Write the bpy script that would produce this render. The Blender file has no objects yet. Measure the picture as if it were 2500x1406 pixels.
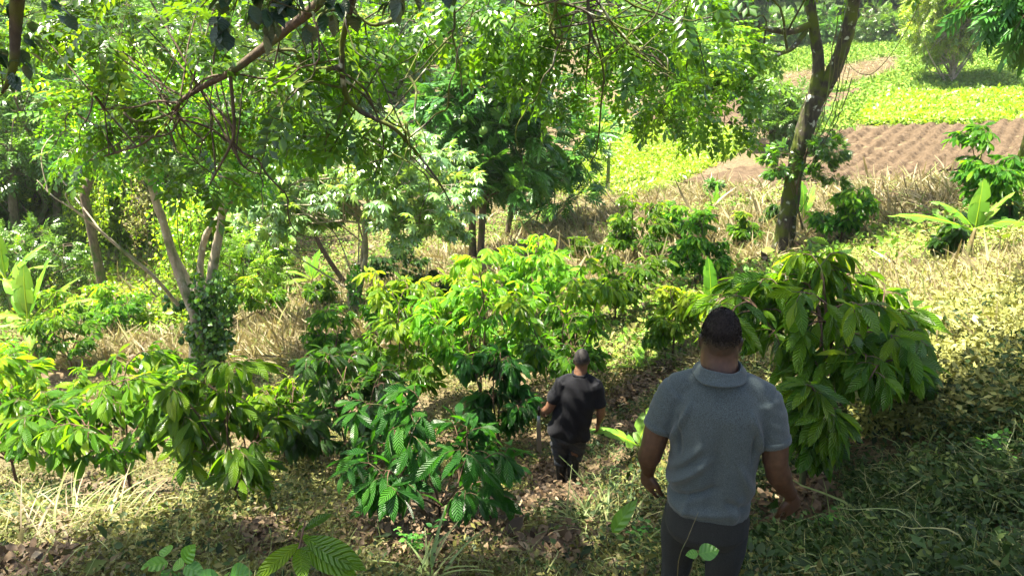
import bpy, math, random
import numpy as np
from mathutils import Vector
R = math.radians
rng = np.random.default_rng(7)
sc = bpy.context.scene
COL = sc.collection

# ---------------------------------------------------------------- camera, sky, sun, exposure
PITCH = R(22.0)
FPX = 1925.0
cam_d = bpy.data.cameras.new('camera')
cam_d.sensor_width = 36.0
cam_d.lens = 36.0 * FPX / 2500.0
cam_d.clip_start = 0.05
cam_d.clip_end = 2000.0
cam = bpy.data.objects.new('camera', cam_d)
COL.objects.link(cam)
cam.location = (0, 0, 0)
cam.rotation_euler = (R(90) - PITCH, 0, 0)
sc.camera = cam

SUN = np.array([-0.32, 0.10, 0.94]); SUN /= np.linalg.norm(SUN)
w = bpy.data.worlds.new("World"); sc.world = w; w.use_nodes = True
nt = w.node_tree; nt.nodes.clear()
sky = nt.nodes.new('ShaderNodeTexSky'); sky.sky_type = 'NISHITA'; sky.sun_disc = False; sky.air_density = .8; sky.dust_density = 3.0; sky.ozone_density = .5
sky.sun_elevation = math.asin(SUN[2]); sky.sun_rotation = math.atan2(SUN[0], SUN[1])
bg = nt.nodes.new('ShaderNodeBackground'); bg.inputs[1].default_value = 0.08
wo = nt.nodes.new('ShaderNodeOutputWorld')
nt.links.new(sky.outputs[0], bg.inputs[0]); nt.links.new(bg.outputs[0], wo.inputs[0])
sl = bpy.data.lights.new('sun', 'SUN'); sl.energy = 5.0; sl.angle = R(0.5); sl.color = (1.0, 0.93, 0.76)
so = bpy.data.objects.new('sun', sl); COL.objects.link(so)
so.rotation_euler = Vector(SUN).to_track_quat('Z', 'Y').to_euler()
so.location = (0, 0, 60)
sc.view_settings.view_transform = 'Standard'
sc.view_settings.look = 'None'
sc.view_settings.exposure = 2.65
sc.view_settings.gamma = 1.0
sc.render.engine = 'CYCLES'
sc.cycles.max_bounces = 8
sc.cycles.diffuse_bounces = 5
sc.cycles.glossy_bounces = 2
sc.cycles.transmission_bounces = 4
sc.cycles.use_denoising = True

# ---------------------------------------------------------------- picture <-> place helpers
CP, SP = math.cos(PITCH), math.sin(PITCH)
def ray(px, py):
    u = (px - 1250.0) / FPX; v = (703.0 - py) / FPX
    return np.array([u, CP + v * SP, -SP + v * CP])
def P(px, py, D):
    d = ray(px, py)
    return d * (D / d[1])
def camdepth(p):
    return p[1] * CP - p[2] * SP

# ---------------------------------------------------------------- terrain height (thin plate spline)
CT = [(1390,1192,7.5),(1750,1640,2.85),(1075,1290,5.5),(320,1210,7.6),(500,930,15),(70,900,17),(640,790,19),
      (870,770,17),(1165,650,22),(1235,605,24),(1910,630,17),(1640,880,10),(2030,980,6.0),(2350,650,11.5),
      (2500,700,8),(2150,480,20),(2200,450,27),(2490,400,30),(2300,300,42),(2300,230,52),(2300,130,70),(2000,110,85),
      (2450,505,15),(1640,470,28),(1450,530,26),(1550,600,20),(1500,780,13),(250,480,38),(200,600,29),(20,1250,6.5),
      (1950,300,42),(1700,440,31),(1400,470,34),(1650,250,52),(2100,640,12.5),(620,1290,5.0),(2480,215,56),(1900,170,66)]
CW = [(0,0,-1.6),(-3,-1,-1.9),(3,-1,-1.0),(-8,-6,-1.0),(8,-6,1.0),(0,-6,0.2),(-10,5,-5.8),(12,6,-0.6),(22,15,-1.4),(-16,10,-8.6),
      (-60,40,-1),(-40,70,5),(-16,84,2),(-60,100,16),(2,100,-2),(45,112,0),(90,110,6),(80,60,-3),(55,35,-2),
      (0,160,14),(60,160,12),(-60,160,28),(130,160,20),(-130,100,34),(130,60,4),(-60,10,-6),(-110,20,8),(110,0,6),(40,8,0),(0,-30,6),(-60,-30,4),(60,-30,8),
      (-18,55,-8),(5,62,-7.3),(1.8,4.5,-3.6),(3.2,4.5,-2.75)]
cp_ = np.array([P(*c) for c in CT] + [np.array(c, float) for c in CW])
def _U(r2): return 0.5 * r2 * np.log(r2 + 1e-9)
SCX = 30.0
_x = cp_[:, :2] / SCX
_n = len(_x)
_K = _U(((_x[:, None] - _x[None]) ** 2).sum(-1)) + np.eye(_n) * 2e-4
_Pm = np.c_[np.ones(_n), _x]
_A = np.block([[_K, _Pm], [_Pm.T, np.zeros((3, 3))]])
_W = np.linalg.solve(_A, np.r_[cp_[:, 2], 0, 0, 0])
def ground(x, y):
    q = np.stack([np.atleast_1d(x), np.atleast_1d(y)], -1).astype(float) / SCX
    out = np.zeros(q.shape[:-1])
    flat = q.reshape(-1, 2); o = np.empty(len(flat))
    for i in range(0, len(flat), 20000):
        s = flat[i:i + 20000]
        o[i:i + 20000] = _U(((s[:, None] - _x[None]) ** 2).sum(-1)) @ _W[:_n] + _W[_n] + s @ _W[_n + 1:]
    return o.reshape(out.shape)
def gz(x, y): return float(ground(x, y)[0])
def hits(px, py, y0=1.0, y1=140.0, n=260):
    """where the view rays of many picture points meet the terrain"""
    px = np.asarray(px, float); py = np.asarray(py, float)
    u = (px - 1250.0) / FPX; v = (703.0 - py) / FPX
    d = np.stack([u, CP + v * SP, -SP + v * CP], -1); d = d / d[:, 1:2]
    ys = y0 * (y1 / y0) ** (np.arange(n) / (n - 1))
    prev = np.full(len(px), y0); res = np.full(len(px), np.nan)
    for i in range(n):
        act = np.isnan(res)
        if not act.any(): break
        yy = ys[i]
        idx = np.where(act)[0]
        p = d[idx] * yy
        below = p[:, 2] < ground(p[:, 0], p[:, 1])
        j = idx[below]
        if i > 0: res[j] = (ys[i - 1] + yy) / 2
        else: res[j] = yy
    for _ in range(2):   # refine
        ok = ~np.isnan(res); p = d[ok] * res[ok][:, None]
        g = ground(p[:, 0], p[:, 1])
        sl_ = d[ok][:, 2]
        res[ok] = res[ok] + (g - p[:, 2]) / np.where(np.abs(sl_ + 0.3) < .12, -0.15, (sl_ + 0.3)) * 0.5
    return d * res[:, None]
def G(px, py):
    d = ray(px, py); d = d / d[1]
    y = 1.0
    while y < 150:
        p = d * y
        if p[2] < gz(p[0], p[1]): break
        y *= 1.03
    lo, hi = y / 1.03, y
    for _ in range(14):
        m = (lo + hi) / 2; p = d * m
        if p[2] < gz(p[0], p[1]): hi = m
        else: lo = m
    p = d * hi
    return np.array([p[0], p[1], gz(p[0], p[1])])
def inpoly(px, py, poly):
    px = np.asarray(px); py = np.asarray(py); r = np.zeros(px.shape, bool); n = len(poly)
    for i in range(n):
        x1, y1 = poly[i]; x2, y2 = poly[(i + 1) % n]
        c = ((y1 > py) != (y2 > py)) & (px < (x2 - x1) * (py - y1) / ((y2 - y1) or 1e-9) + x1)
        r ^= c
    return r
def project(x, y, z):
    dep = y * CP - z * SP; up = y * SP + z * CP
    dep = np.where(dep < 0.05, 0.05, dep)
    return 1250 + FPX * x / dep, 703 - FPX * up / dep

# ---------------------------------------------------------------- mesh gathering
class Geo:
    def __init__(s): s.v = []; s.q = []; s.t = []; s.uq = []; s.ut = []; s.r = []; s.mq = []; s.mt = []; s.n = 0
    def add(s, V, Q=None, T=None, UQ=None, UT=None, rnd=0.5, mat=0):
        V = np.asarray(V, float).reshape(-1, 3)
        if Q is not None and len(Q):
            Q = np.asarray(Q).reshape(-1, 4); s.q.append(Q + s.n)
            s.uq.append(np.zeros((len(Q), 4, 2)) if UQ is None else np.asarray(UQ).reshape(-1, 4, 2)); s.mq.append(np.full(len(Q), mat))
        if T is not None and len(T):
            T = np.asarray(T).reshape(-1, 3); s.t.append(T + s.n)
            s.ut.append(np.zeros((len(T), 3, 2)) if UT is None else np.asarray(UT).reshape(-1, 3, 2)); s.mt.append(np.full(len(T), mat))
        s.v.append(V); s.r.append(np.broadcast_to(np.asarray(rnd, float), (len(V),)).copy()); s.n += len(V)
    def mesh(s, name, mats, smooth=True):
        me = bpy.data.meshes.new(name)
        V = np.concatenate(s.v) if s.v else np.zeros((0, 3))
        Q = np.concatenate(s.q) if s.q else np.zeros((0, 4), int)
        T = np.concatenate(s.t) if s.t else np.zeros((0, 3), int)
        me.vertices.add(len(V)); me.vertices.foreach_set('co', V.astype(np.float32).ravel())
        nl = len(Q) * 4 + len(T) * 3
        me.loops.add(nl); me.loops.foreach_set('vertex_index', np.r_[Q.ravel(), T.ravel()].astype(np.int32))
        me.polygons.add(len(Q) + len(T))
        me.polygons.foreach_set('loop_start', np.r_[np.arange(len(Q)) * 4, len(Q) * 4 + np.arange(len(T)) * 3].astype(np.int32))
        if smooth: me.polygons.foreach_set('use_smooth', np.ones(len(Q) + len(T), bool))
        mi = np.concatenate(s.mq + s.mt) if (s.mq or s.mt) else np.zeros(0)
        for m in (mats if isinstance(mats, (list, tuple)) else [mats]): me.materials.append(m)
        if mi.any():
            me.polygons.foreach_set('material_index', mi.astype(np.int32))
        uv = me.uv_layers.new(name='UVMap')
        U = np.concatenate([x.reshape(-1, 2) for x in (s.uq + s.ut)]) if nl else np.zeros((0, 2))
        uv.data.foreach_set('uv', U.astype(np.float32).ravel())
        a = me.attributes.new('rnd', 'FLOAT', 'POINT'); a.data.foreach_set('value', np.concatenate(s.r).astype(np.float32))
        me.update(calc_edges=True)
        return me
    def obj(s, name, mats, parent=None, loc=None, smooth=True):
        me = s.mesh(name, mats, smooth)
        o = bpy.data.objects.new(name, me); COL.objects.link(o)
        if parent is not None: o.parent = parent
        if loc is not None: o.location = loc
        return o
def tag(o, label=None, cat=None, group=None, kind=None):
    if label: o['label'] = label
    if cat: o['category'] = cat
    if group: o['group'] = group
    if kind: o['kind'] = kind
    return o
def thing(name, label, cat, loc, rz=0.0, group=None, sc_=None):
    o = bpy.data.objects.new(name, None); COL.objects.link(o)
    o.location = loc; o.rotation_euler = (0, 0, rz); o.empty_display_size = 0.2
    if sc_ is not None: o.scale = (sc_, sc_, sc_)
    return tag(o, label, cat, group)
def dup(root, loc, rz=0.0, scale=None, label=None, group=None):
    r = root.copy(); COL.objects.link(r); r.location = loc; r.rotation_euler = (0, 0, rz)
    if scale is not None: r.scale = scale if isinstance(scale, tuple) else (scale,) * 3
    if label: r['label'] = label
    if group: r['group'] = group
    for ch in list(root.children):
        c = ch.copy(); COL.objects.link(c); c.parent = r
        for g in ch.children:
            d = g.copy(); COL.objects.link(d); d.parent = c
    return r

def nrm(a): return a / (np.linalg.norm(a, axis=-1, keepdims=True) + 1e-9)
def smoothpath(pts, n):
    p = np.asarray(pts, float)
    if len(p) == 2: t = np.linspace(0, 1, n)[:, None]; return p[0] * (1 - t) + p[1] * t
    q = np.vstack([2 * p[0] - p[1], p, 2 * p[-1] - p[-2]])
    out = []; seg = len(p) - 1
    for tt in np.linspace(0, seg, n):
        i = min(int(tt), seg - 1); t = tt - i
        a, b, c, d = q[i], q[i + 1], q[i + 2], q[i + 3]
        out.append(0.5 * ((2 * b) + (-a + c) * t + (2 * a - 5 * b + 4 * c - d) * t * t + (-a + 3 * b - 3 * c + d) * t ** 3))
    return np.array(out)
def tube(g, pts, rad, n=6, rnd=0.5, mat=0, cap=True, lump=0.0, rg=None, cap0=False):
    pts = np.asarray(pts, float); m = len(pts); rad = np.broadcast_to(np.asarray(rad, float), (m,))
    t = nrm(np.gradient(pts, axis=0))
    ref = np.array([0.0, 0, 1]) if abs(t[0][2]) < 0.9 else np.array([1.0, 0, 0])
    a = np.cross(t[0], ref); a /= np.linalg.norm(a) + 1e-9
    A = np.empty((m, 3))
    for i in range(m):
        a = a - t[i] * (a @ t[i]); a /= np.linalg.norm(a) + 1e-9; A[i] = a
    B = np.cross(t, A)
    th = np.arange(n) * 2 * math.pi / n
    rr = rad[:, None] * np.ones((m, n))
    if lump: rr = rr * (1 + lump * (rg or rng).normal(size=(m, n)))
    V = pts[:, None] + rr[..., None] * (A[:, None] * np.cos(th)[None, :, None] + B[:, None] * np.sin(th)[None, :, None])
    i = np.arange(m - 1)[:, None] * n; j = np.arange(n)[None]; j2 = (j + 1) % n
    Q = np.stack([i + j, i + j2, i + n + j2, i + n + j], -1).reshape(-1, 4)
    V = V.reshape(-1, 3)
    T = None
    if cap:
        V = np.vstack([V, pts[-1] + t[-1] * rad[-1] * .5]); k = len(V) - 1; b = (m - 1) * n
        T = np.stack([b + np.arange(n), b + (np.arange(n) + 1) % n, np.full(n, k)], -1)
    if cap0:
        V = np.vstack([V, pts[0] - t[0] * rad[0] * .3]); k = len(V) - 1; jj = np.arange(n)
        T = np.vstack([T, np.stack([(jj + 1) % n, jj, np.full(n, k)], -1)])
    g.add(V, Q, T, rnd=rnd, mat=mat)

# ---------------------------------------------------------------- leaf templates (y along, x across, z up)
def strip(ts, hw, z, fold=0.3, curl=0.0):
    V = []; Q = []; U = []
    for i, t in enumerate(ts):
        h = max(hw[i], 0.004)
        V += [(-h, t, z[i] + fold * h), (0, t, z[i]), (h, t, z[i] + fold * h)]
    n = len(ts)
    for i in range(n - 1):
        a = 3 * i
        for k in (0, 1):
            Q.append((a + k, a + k + 1, a + k + 4, a + k + 3))
            u0, u1 = k * .5, k * .5 + .5; t0 = i / (n - 1); t1 = (i + 1) / (n - 1)
            U.append(((u0, t0), (u1, t0), (u1, t1), (u0, t1)))
    return np.array(V, float), np.array(Q), np.array(U, float)
def ell(rows, w=0.17, droop=0.3, pk=0.55, fold=0.35, tip=1.0):
    ts = np.linspace(0, 1, rows + 1)
    hw = w * np.sin(math.pi * ts ** (math.log(.5) / math.log(pk))) ** 0.8
    z = -droop * ts ** 2
    return strip(ts, hw, z, fold)
def place_on(parts):
    V = []; Q = []; U = []; n = 0
    for (v, q, u), s, ang, off, tilt in parts:
        v = v * s
        if tilt: c, k = math.cos(tilt), math.sin(tilt); v = np.c_[v[:, 0], v[:, 1] * c + v[:, 2] * k, -v[:, 1] * k + v[:, 2] * c]
        c, k = math.cos(ang), math.sin(ang)
        v = np.c_[v[:, 0] * c + v[:, 1] * k, -v[:, 0] * k + v[:, 1] * c, v[:, 2]] + np.array(off)
        V.append(v); Q.append(q + n); U.append(u); n += len(v)
    return np.vstack(V), np.vstack(Q), np.concatenate(U)
def diamond(w=.2, droop=.15, pk=.45):
    V = np.array([(0, 0, 0), (w, pk, -droop * .2), (0, 1, -droop), (-w, pk, -droop * .2)])
    return V, np.array([(0, 1, 2, 3)]), np.array([[(.5, 0), (1, .5), (.5, 1), (0, .5)]], float)
TP = {}
TP['cocoa'] = ell(6, .17, .28, .55, .3)
TP['cocoa_mid'] = ell(4, .18, .30, .55, .3)
TP['cocoa_far'] = ell(2, .19, .30, .5, .3)
TP['ovate'] = ell(3, .30, .12, .42, .25)
TP['broad'] = ell(7, .33, .18, .42, .2)
TP['blade'] = strip(np.linspace(0, 1, 8), .017 * np.array([.8, 1, 1, .95, .85, .65, .4, .08]), -.75 * np.linspace(0, 1, 8) ** 2.4, .2)
TP['blade_far'] = strip(np.linspace(0, 1, 4), .03 * np.array([.8, 1, .8, .1]), -.4 * np.linspace(0, 1, 4) ** 2, .2)
_t = np.linspace(0, 1, 7)
TP['curl'] = strip(_t, .014 * np.array([1, 1, 1, .9, .8, .6, .2]), .28 * np.sin(_t * 4.2) - .2 * _t, .1)
TP['curl'][0][:, 0] += np.repeat(.22 * np.sin(_t * 5.0) * _t, 3)
TP['tiny'] = ell(2, .22, .2, .5, .2)
lf = ell(2, .26, .12, .45, .25)
TP['pinnate'] = place_on([(lf, .30, s * 1.05, (s * .01, .18 + .2 * i, -.06 * i * i * .3), .25) for i in range(4) for s in (-1, 1)] + [(lf, .34, 0, (0, .85, -.16), .3)])
dm = diamond(.24, .15)
TP['pinnate_far'] = place_on([(dm, .36, s * 1.0, (0, .12 + .26 * i, -.05 * i), .3) for i in range(3) for s in (-1, 1)] + [(dm, .38, 0, (0, .8, -.12), .3)])
TP['fine'] = place_on([(dm, .30, s * (1.15 - .1 * i), (0, .08 + .13 * i, -.03 * i), .15) for i in range(6) for s in (-1, 1)] + [(dm, .28, 0, (0, .85, -.15), .3)])
lb = ell(2, .17, .22, .6, .25)
TP['palmate'] = place_on([(lb, .5 * (1 - .18 * abs(a) / 2.4), a, (0, 0.45, 0), .28) for a in np.linspace(-2.45, 2.45, 8)] + [(strip(np.array([0, .45]), np.array([.008, .008]), np.array([-.02, 0.])), 1, 0, (0, 0, 0), 0)])
TP['palmate_far'] = place_on([(diamond(.18, .3, .6), .5, a, (0, .4, 0), .25) for a in np.linspace(-2.3, 2.3, 6)])
lo_ = ell(2, .15, .12, .55, .2)
TP['breadfruit'] = place_on([(strip(np.array([0, .3, .6, .85]), np.array([.01, .07, .06, .03]), np.array([0, -.02, -.08, -.15]), .2), 1, 0, (0, 0, 0), 0)] +
    [(lo_, L, s * 0.75, (s * .02, y0, z0), .2) for (L, y0, z0) in ((.30, .14, 0), (.38, .30, -.03), (.38, .46, -.06), (.32, .61, -.1)) for s in (-1, 1)] + [(lo_, .36, 0, (0, .76, -.14), .35)])
TP['round'] = ell(4, .45, .1, .45, .1)

def leaves(g, tpl, Pp, Dd, Nn, S, Wd=None, rnd=None, mat=0):
    V, Q, U = TP[tpl]; N = len(Pp)
    if N == 0: return
    Pp = np.asarray(Pp, float); y = nrm(np.asarray(Dd, float)); z = np.asarray(Nn, float)
    x = nrm(np.cross(y, z)); z = np.cross(x, y)
    S = np.broadcast_to(np.asarray(S, float), (N,)); Wd = np.ones(N) if Wd is None else np.broadcast_to(np.asarray(Wd, float), (N,))
    rnd = rng.random(N) if rnd is None else np.broadcast_to(rnd, (N,))
    VV = Pp[:, None] + S[:, None, None] * (V[None, :, 0:1] * Wd[:, None, None] * x[:, None] + V[None, :, 1:2] * y[:, None] + V[None, :, 2:3] * z[:, None])
    QQ = Q[None] + (np.arange(N) * len(V))[:, None, None]
    g.add(VV.reshape(-1, 3), QQ.reshape(-1, 4), None, np.broadcast_to(U[None], (N,) + U.shape).reshape(-1, 4, 2), rnd=np.repeat(rnd, len(V)), mat=mat)
def rdir(n, r=None): return nrm((r or rng).normal(size=(n, 3)))
UP = np.array([0, 0, 1.0])
# ---------------------------------------------------------------- materials
def newmat(name):
    m = bpy.data.materials.new(name); m.use_nodes = True
    nt = m.node_tree; nt.nodes.clear()
    return m, nt, lambda t, **k: _nd(nt, t, **k)
def _nd(nt, t, **k):
    n = nt.nodes.new(t)
    for a, b in k.items():
        if a == 'inp':
            for i, v in b.items(): n.inputs[i].default_value = v
        else: setattr(n, a, b)
    return n
def ramp(nt, stops, fac):
    r = nt.nodes.new('ShaderNodeValToRGB')
    e = r.color_ramp.elements
    while len(e) < len(stops): e.new(0.5)
    for i, (p, c) in enumerate(stops): e[i].position = p; e[i].color = (*c, 1)
    nt.links.new(fac, r.inputs[0]); return r.outputs[0]
def math_(nt, op, a, b=None, clamp=False):
    n = nt.nodes.new('ShaderNodeMath'); n.operation = op; n.use_clamp = clamp
    for i, x in enumerate((a, b)):
        if x is None: continue
        if isinstance(x, (int, float)): n.inputs[i].default_value = x
        else: nt.links.new(x, n.inputs[i])
    return n.outputs[0]
def mixc(nt, f, a, b, mode='MIX'):
    n = nt.nodes.new('ShaderNodeMix'); n.data_type = 'RGBA'; n.blend_type = mode
    for s, x in ((0, f), (6, a), (7, b)):
        if isinstance(x, (int, float)): n.inputs[s].default_value = x
        elif isinstance(x, tuple): n.inputs[s].default_value = (*x, 1)
        else: nt.links.new(x, n.inputs[s])
    return n.outputs[2]
def leaf_mat(name, stops, rough=0.34, trans=0.42, tcol=(1.6, 1.5, 0.45), veins=0.0, spec=0.6, rib=11, pale=0.25, midrib=0.5, gain=1.45):
    m, nt, N = newmat(name)
    stops = [(p_, tuple(min(.6, c_ * gain * k_) for c_, k_ in zip(cc_, (1.02, 1.0, .72) if gain > 1.1 else (1, 1, 1)))) for p_, cc_ in stops]
    at = N('ShaderNodeAttribute', attribute_name='rnd')
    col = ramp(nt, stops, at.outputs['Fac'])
    oi = N('ShaderNodeObjectInfo')
    hs = N('ShaderNodeHueSaturation'); nt.links.new(col, hs.inputs['Color'])
    nt.links.new(math_(nt, 'ADD', math_(nt, 'MULTIPLY', oi.outputs['Random'], .35), .82), hs.inputs['Value'])
    nt.links.new(math_(nt, 'ADD', math_(nt, 'MULTIPLY', oi.outputs['Random'], .03), .488), hs.inputs['Hue'])
    col = hs.outputs[0]
    nz = N('ShaderNodeTexNoise', inp={'Scale': 9.0, 'Detail': 3.0})
    tc = N('ShaderNodeTexCoord'); nt.links.new(tc.outputs['Object'], nz.inputs['Vector'])
    col = mixc(nt, math_(nt, 'MULTIPLY', nz.outputs['Fac'], .5), col, mixc(nt, 1.0, col, (.62, .72, .6), 'MULTIPLY'))
    bs = N('ShaderNodeBsdfPrincipled', inp={'Roughness': rough})
    bs.inputs['Specular IOR Level'].default_value = spec
    if veins:
        uv = N('ShaderNodeSeparateXYZ'); um = N('ShaderNodeUVMap', uv_map='UVMap'); nt.links.new(um.outputs[0], uv.inputs[0])
        au = math_(nt, 'ABSOLUTE', math_(nt, 'SUBTRACT', uv.outputs[0], .5))
        ph = math_(nt, 'ADD', math_(nt, 'MULTIPLY', uv.outputs[1], rib * 6.2832), math_(nt, 'MULTIPLY', au, -rib * 2.4))
        sn = math_(nt, 'SINE', ph)
        mid = math_(nt, 'GREATER_THAN', .035, au)
        bp = N('ShaderNodeBump', inp={'Strength': min(1.0, veins), 'Distance': .01 * veins})
        nt.links.new(math_(nt, 'SUBTRACT', sn, math_(nt, 'MULTIPLY', mid, 2.)), bp.inputs['Height'])
        nt.links.new(bp.outputs[0], bs.inputs['Normal'])
        vn = math_(nt, 'POWER', math_(nt, 'MULTIPLY', math_(nt, 'ADD', sn, 1.), .5), 6.)
        lite = mixc(nt, 1.0, col, (1.7, 1.5, 1.5), 'MULTIPLY')
        col = mixc(nt, math_(nt, 'MAXIMUM', math_(nt, 'MULTIPLY', vn, .35), math_(nt, 'MULTIPLY', mid, midrib)), col, lite)
    ge = N('ShaderNodeNewGeometry')
    under = mixc(nt, pale, col, (.16, .22, .13))
    colf = mixc(nt, ge.outputs['Backfacing'], col, under)
    nt.links.new(colf, bs.inputs['Base Color'])
    tr = N('ShaderNodeBsdfTranslucent'); nt.links.new(mixc(nt, 1.0, col, tcol, 'MULTIPLY'), tr.inputs['Color'])
    mx = N('ShaderNodeMixShader', inp={0: trans}); nt.links.new(bs.outputs[0], mx.inputs[1]); nt.links.new(tr.outputs[0], mx.inputs[2])
    out = N('ShaderNodeOutputMaterial'); nt.links.new(mx.outputs[0], out.inputs[0])
    return m
def bark_mat(name, c1, c2, moss=None, mossamt=0.0, scale=14, lichen=0.0, bump=.6):
    m, nt, N = newmat(name)
    tc = N('ShaderNodeTexCoord')
    mp = N('ShaderNodeMapping', inp={'Scale': (1, 1, .35)}); nt.links.new(tc.outputs['Object'], mp.inputs[0])
    n1 = N('ShaderNodeTexNoise', inp={'Scale': scale, 'Detail': 6., 'Roughness': .65}); nt.links.new(mp.outputs[0], n1.inputs['Vector'])
    col = ramp(nt, [(.3, c1), (.7, c2)], n1.outputs['Fac'])
    if lichen:
        n3 = N('ShaderNodeTexNoise', inp={'Scale': 7.0, 'Detail': 2.}); nt.links.new(tc.outputs['Object'], n3.inputs['Vector'])
        f = math_(nt, 'MULTIPLY', math_(nt, 'SUBTRACT', n3.outputs['Fac'], .60, True), 14. * lichen, True)
        col = mixc(nt, f, col, (.42, .43, .36))
    if moss:
        n2 = N('ShaderNodeTexNoise', inp={'Scale': 3.1, 'Detail': 4.}); nt.links.new(tc.outputs['Object'], n2.inputs['Vector'])
        f = math_(nt, 'MULTIPLY', math_(nt, 'SUBTRACT', n2.outputs['Fac'], .62 - mossamt * .35, True), 7., True)
        col = mixc(nt, f, col, moss)
    bs = N('ShaderNodeBsdfPrincipled', inp={'Roughness': .85}); bs.inputs['Specular IOR Level'].default_value = .25
    nt.links.new(col, bs.inputs['Base Color'])
    bp = N('ShaderNodeBump', inp={'Strength': bump, 'Distance': .03}); nt.links.new(n1.outputs['Fac'], bp.inputs['Height']); nt.links.new(bp.outputs[0], bs.inputs['Normal'])
    out = N('ShaderNodeOutputMaterial'); nt.links.new(bs.outputs[0], out.inputs[0])
    return m
def cover_mat(name, stops, rough=.6, trans=.25, spec=.3):
    return leaf_mat(name, stops, rough=rough, trans=trans, tcol=(1.2, 1.15, .7), spec=spec, pale=.1, gain=1.0)
M = {}
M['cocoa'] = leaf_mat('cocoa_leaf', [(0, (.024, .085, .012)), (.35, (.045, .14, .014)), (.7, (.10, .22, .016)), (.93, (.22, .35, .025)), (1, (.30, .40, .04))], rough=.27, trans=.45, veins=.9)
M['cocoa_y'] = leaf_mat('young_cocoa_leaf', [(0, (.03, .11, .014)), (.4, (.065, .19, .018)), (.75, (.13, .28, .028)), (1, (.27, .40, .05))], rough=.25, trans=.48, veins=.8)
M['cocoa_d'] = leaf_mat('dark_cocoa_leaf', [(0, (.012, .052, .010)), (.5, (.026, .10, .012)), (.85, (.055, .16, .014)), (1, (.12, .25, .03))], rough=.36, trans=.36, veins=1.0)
M['shade'] = leaf_mat('shade_tree_leaf', [(0, (.025, .075, .010)), (.35, (.06, .15, .012)), (.75, (.15, .26, .020)), (.97, (.27, .33, .035)), (1, (.45, .30, .05))], rough=.24, trans=.52, spec=.8)
M['bigdark'] = leaf_mat('dark_broad_leaf', [(0, (.010, .032, .012)), (.7, (.02, .06, .018)), (1, (.04, .10, .02))], rough=.4, trans=.22, veins=.3, rib=6, gain=1.0)
M['silver'] = leaf_mat('silvery_palmate_leaf', [(0, (.05, .115, .045)), (.5, (.10, .18, .075)), (.85, (.20, .30, .10)), (1, (.36, .40, .10))], rough=.24, trans=.34, spec=1.0, pale=.45)
M['bread'] = leaf_mat('breadfruit_leaf', [(0, (.022, .07, .014)), (.6, (.045, .115, .022)), (.9, (.08, .18, .025)), (1, (.15, .27, .04))], rough=.36, trans=.32, spec=.45)
M['banana'] = leaf_mat('banana_leaf', [(0, (.05, .15, .02)), (.5, (.10, .22, .02)), (1, (.26, .36, .03))], rough=.4, trans=.48, veins=.4, rib=40, spec=.4, pale=.08)
M['yellowtree'] = leaf_mat('yellow_green_leaf', [(0, (.06, .12, .012)), (.5, (.19, .25, .016)), (1, (.38, .38, .03))], rough=.4, trans=.45)
M['forest'] = leaf_mat('forest_leaf', [(0, (.03, .08, .014)), (.5, (.07, .16, .02)), (.85, (.13, .23, .025)), (1, (.21, .30, .04))], rough=.36, trans=.42)
M['forest_y'] = leaf_mat('light_forest_leaf', [(0, (.07, .14, .012)), (.5, (.15, .24, .016)), (1, (.27, .34, .03))], rough=.4, trans=.48)
M['ivy'] = leaf_mat('ivy_leaf', [(0, (.016, .055, .010)), (.5, (.035, .11, .014)), (1, (.10, .22, .03))], rough=.36, trans=.36)
M['herb'] = leaf_mat('seedling_leaf', [(0, (.025, .10, .02)), (.5, (.05, .16, .022)), (1, (.12, .26, .03))], rough=.42, trans=.4, veins=.5, rib=5, gain=1.5, pale=.1)
M['crop'] = leaf_mat('crop_leaf', [(0, (.07, .15, .010)), (.5, (.15, .24, .014)), (1, (.25, .33, .02))], rough=.45, trans=.36)
M['grass_g'] = cover_mat('green_grass_leaf', [(0, (.07, .17, .012)), (.5, (.14, .26, .02)), (1, (.28, .36, .04))])
M['weed'] = cover_mat('dry_weed_leaf', [(0, (.035, .022, .012)), (.25, (.09, .065, .028)), (.5, (.14, .14, .035)), (.8, (.28, .27, .075)), (1, (.46, .42, .18))])
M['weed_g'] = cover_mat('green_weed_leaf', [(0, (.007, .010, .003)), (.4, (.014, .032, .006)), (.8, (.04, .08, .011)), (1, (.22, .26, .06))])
M['litter'] = cover_mat('dead_leaf', [(0, (.035, .022, .012)), (.45, (.085, .052, .028)), (.8, (.16, .105, .058)), (.96, (.28, .22, .14)), (1, (.36, .18, .05))], rough=.65, trans=.1)
M['straw'] = cover_mat('dry_grass_blade', [(0, (.11, .085, .045)), (.35, (.25, .20, .11)), (.7, (.42, .36, .21)), (.8, (.22, .25, .07)), (1, (.16, .26, .05))], rough=.5, trans=.3)
M['palegrass'] = cover_mat('pale_grass_blade', [(0, (.12, .20, .06)), (.6, (.25, .30, .11)), (1, (.45, .42, .2))], rough=.45, trans=.35)
M['bark'] = bark_mat('brown_bark', (.06, .045, .03), (.19, .145, .10), (.06, .10, .02), .35)
M['bark_red'] = bark_mat('reddish_ridged_bark', (.030, .022, .016), (.12, .085, .056), (.07, .10, .03), .2, scale=30)
M['bark_pale'] = bark_mat('pale_bark', (.18, .145, .10), (.42, .36, .27), (.10, .13, .05), .25, lichen=.5)
M['bark_dark'] = bark_mat('dark_mossy_bark', (.022, .019, .015), (.085, .07, .05), (.075, .095, .012), .55, lichen=1.0)
M['stem'] = bark_mat('thin_brown_stem', (.06, .035, .022), (.16, .10, .065), (.05, .09, .02), .3, scale=25)
M['vine'] = bark_mat('vine_stem', (.07, .06, .03), (.16, .14, .06), (.08, .12, .03), .5, scale=25)
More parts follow.
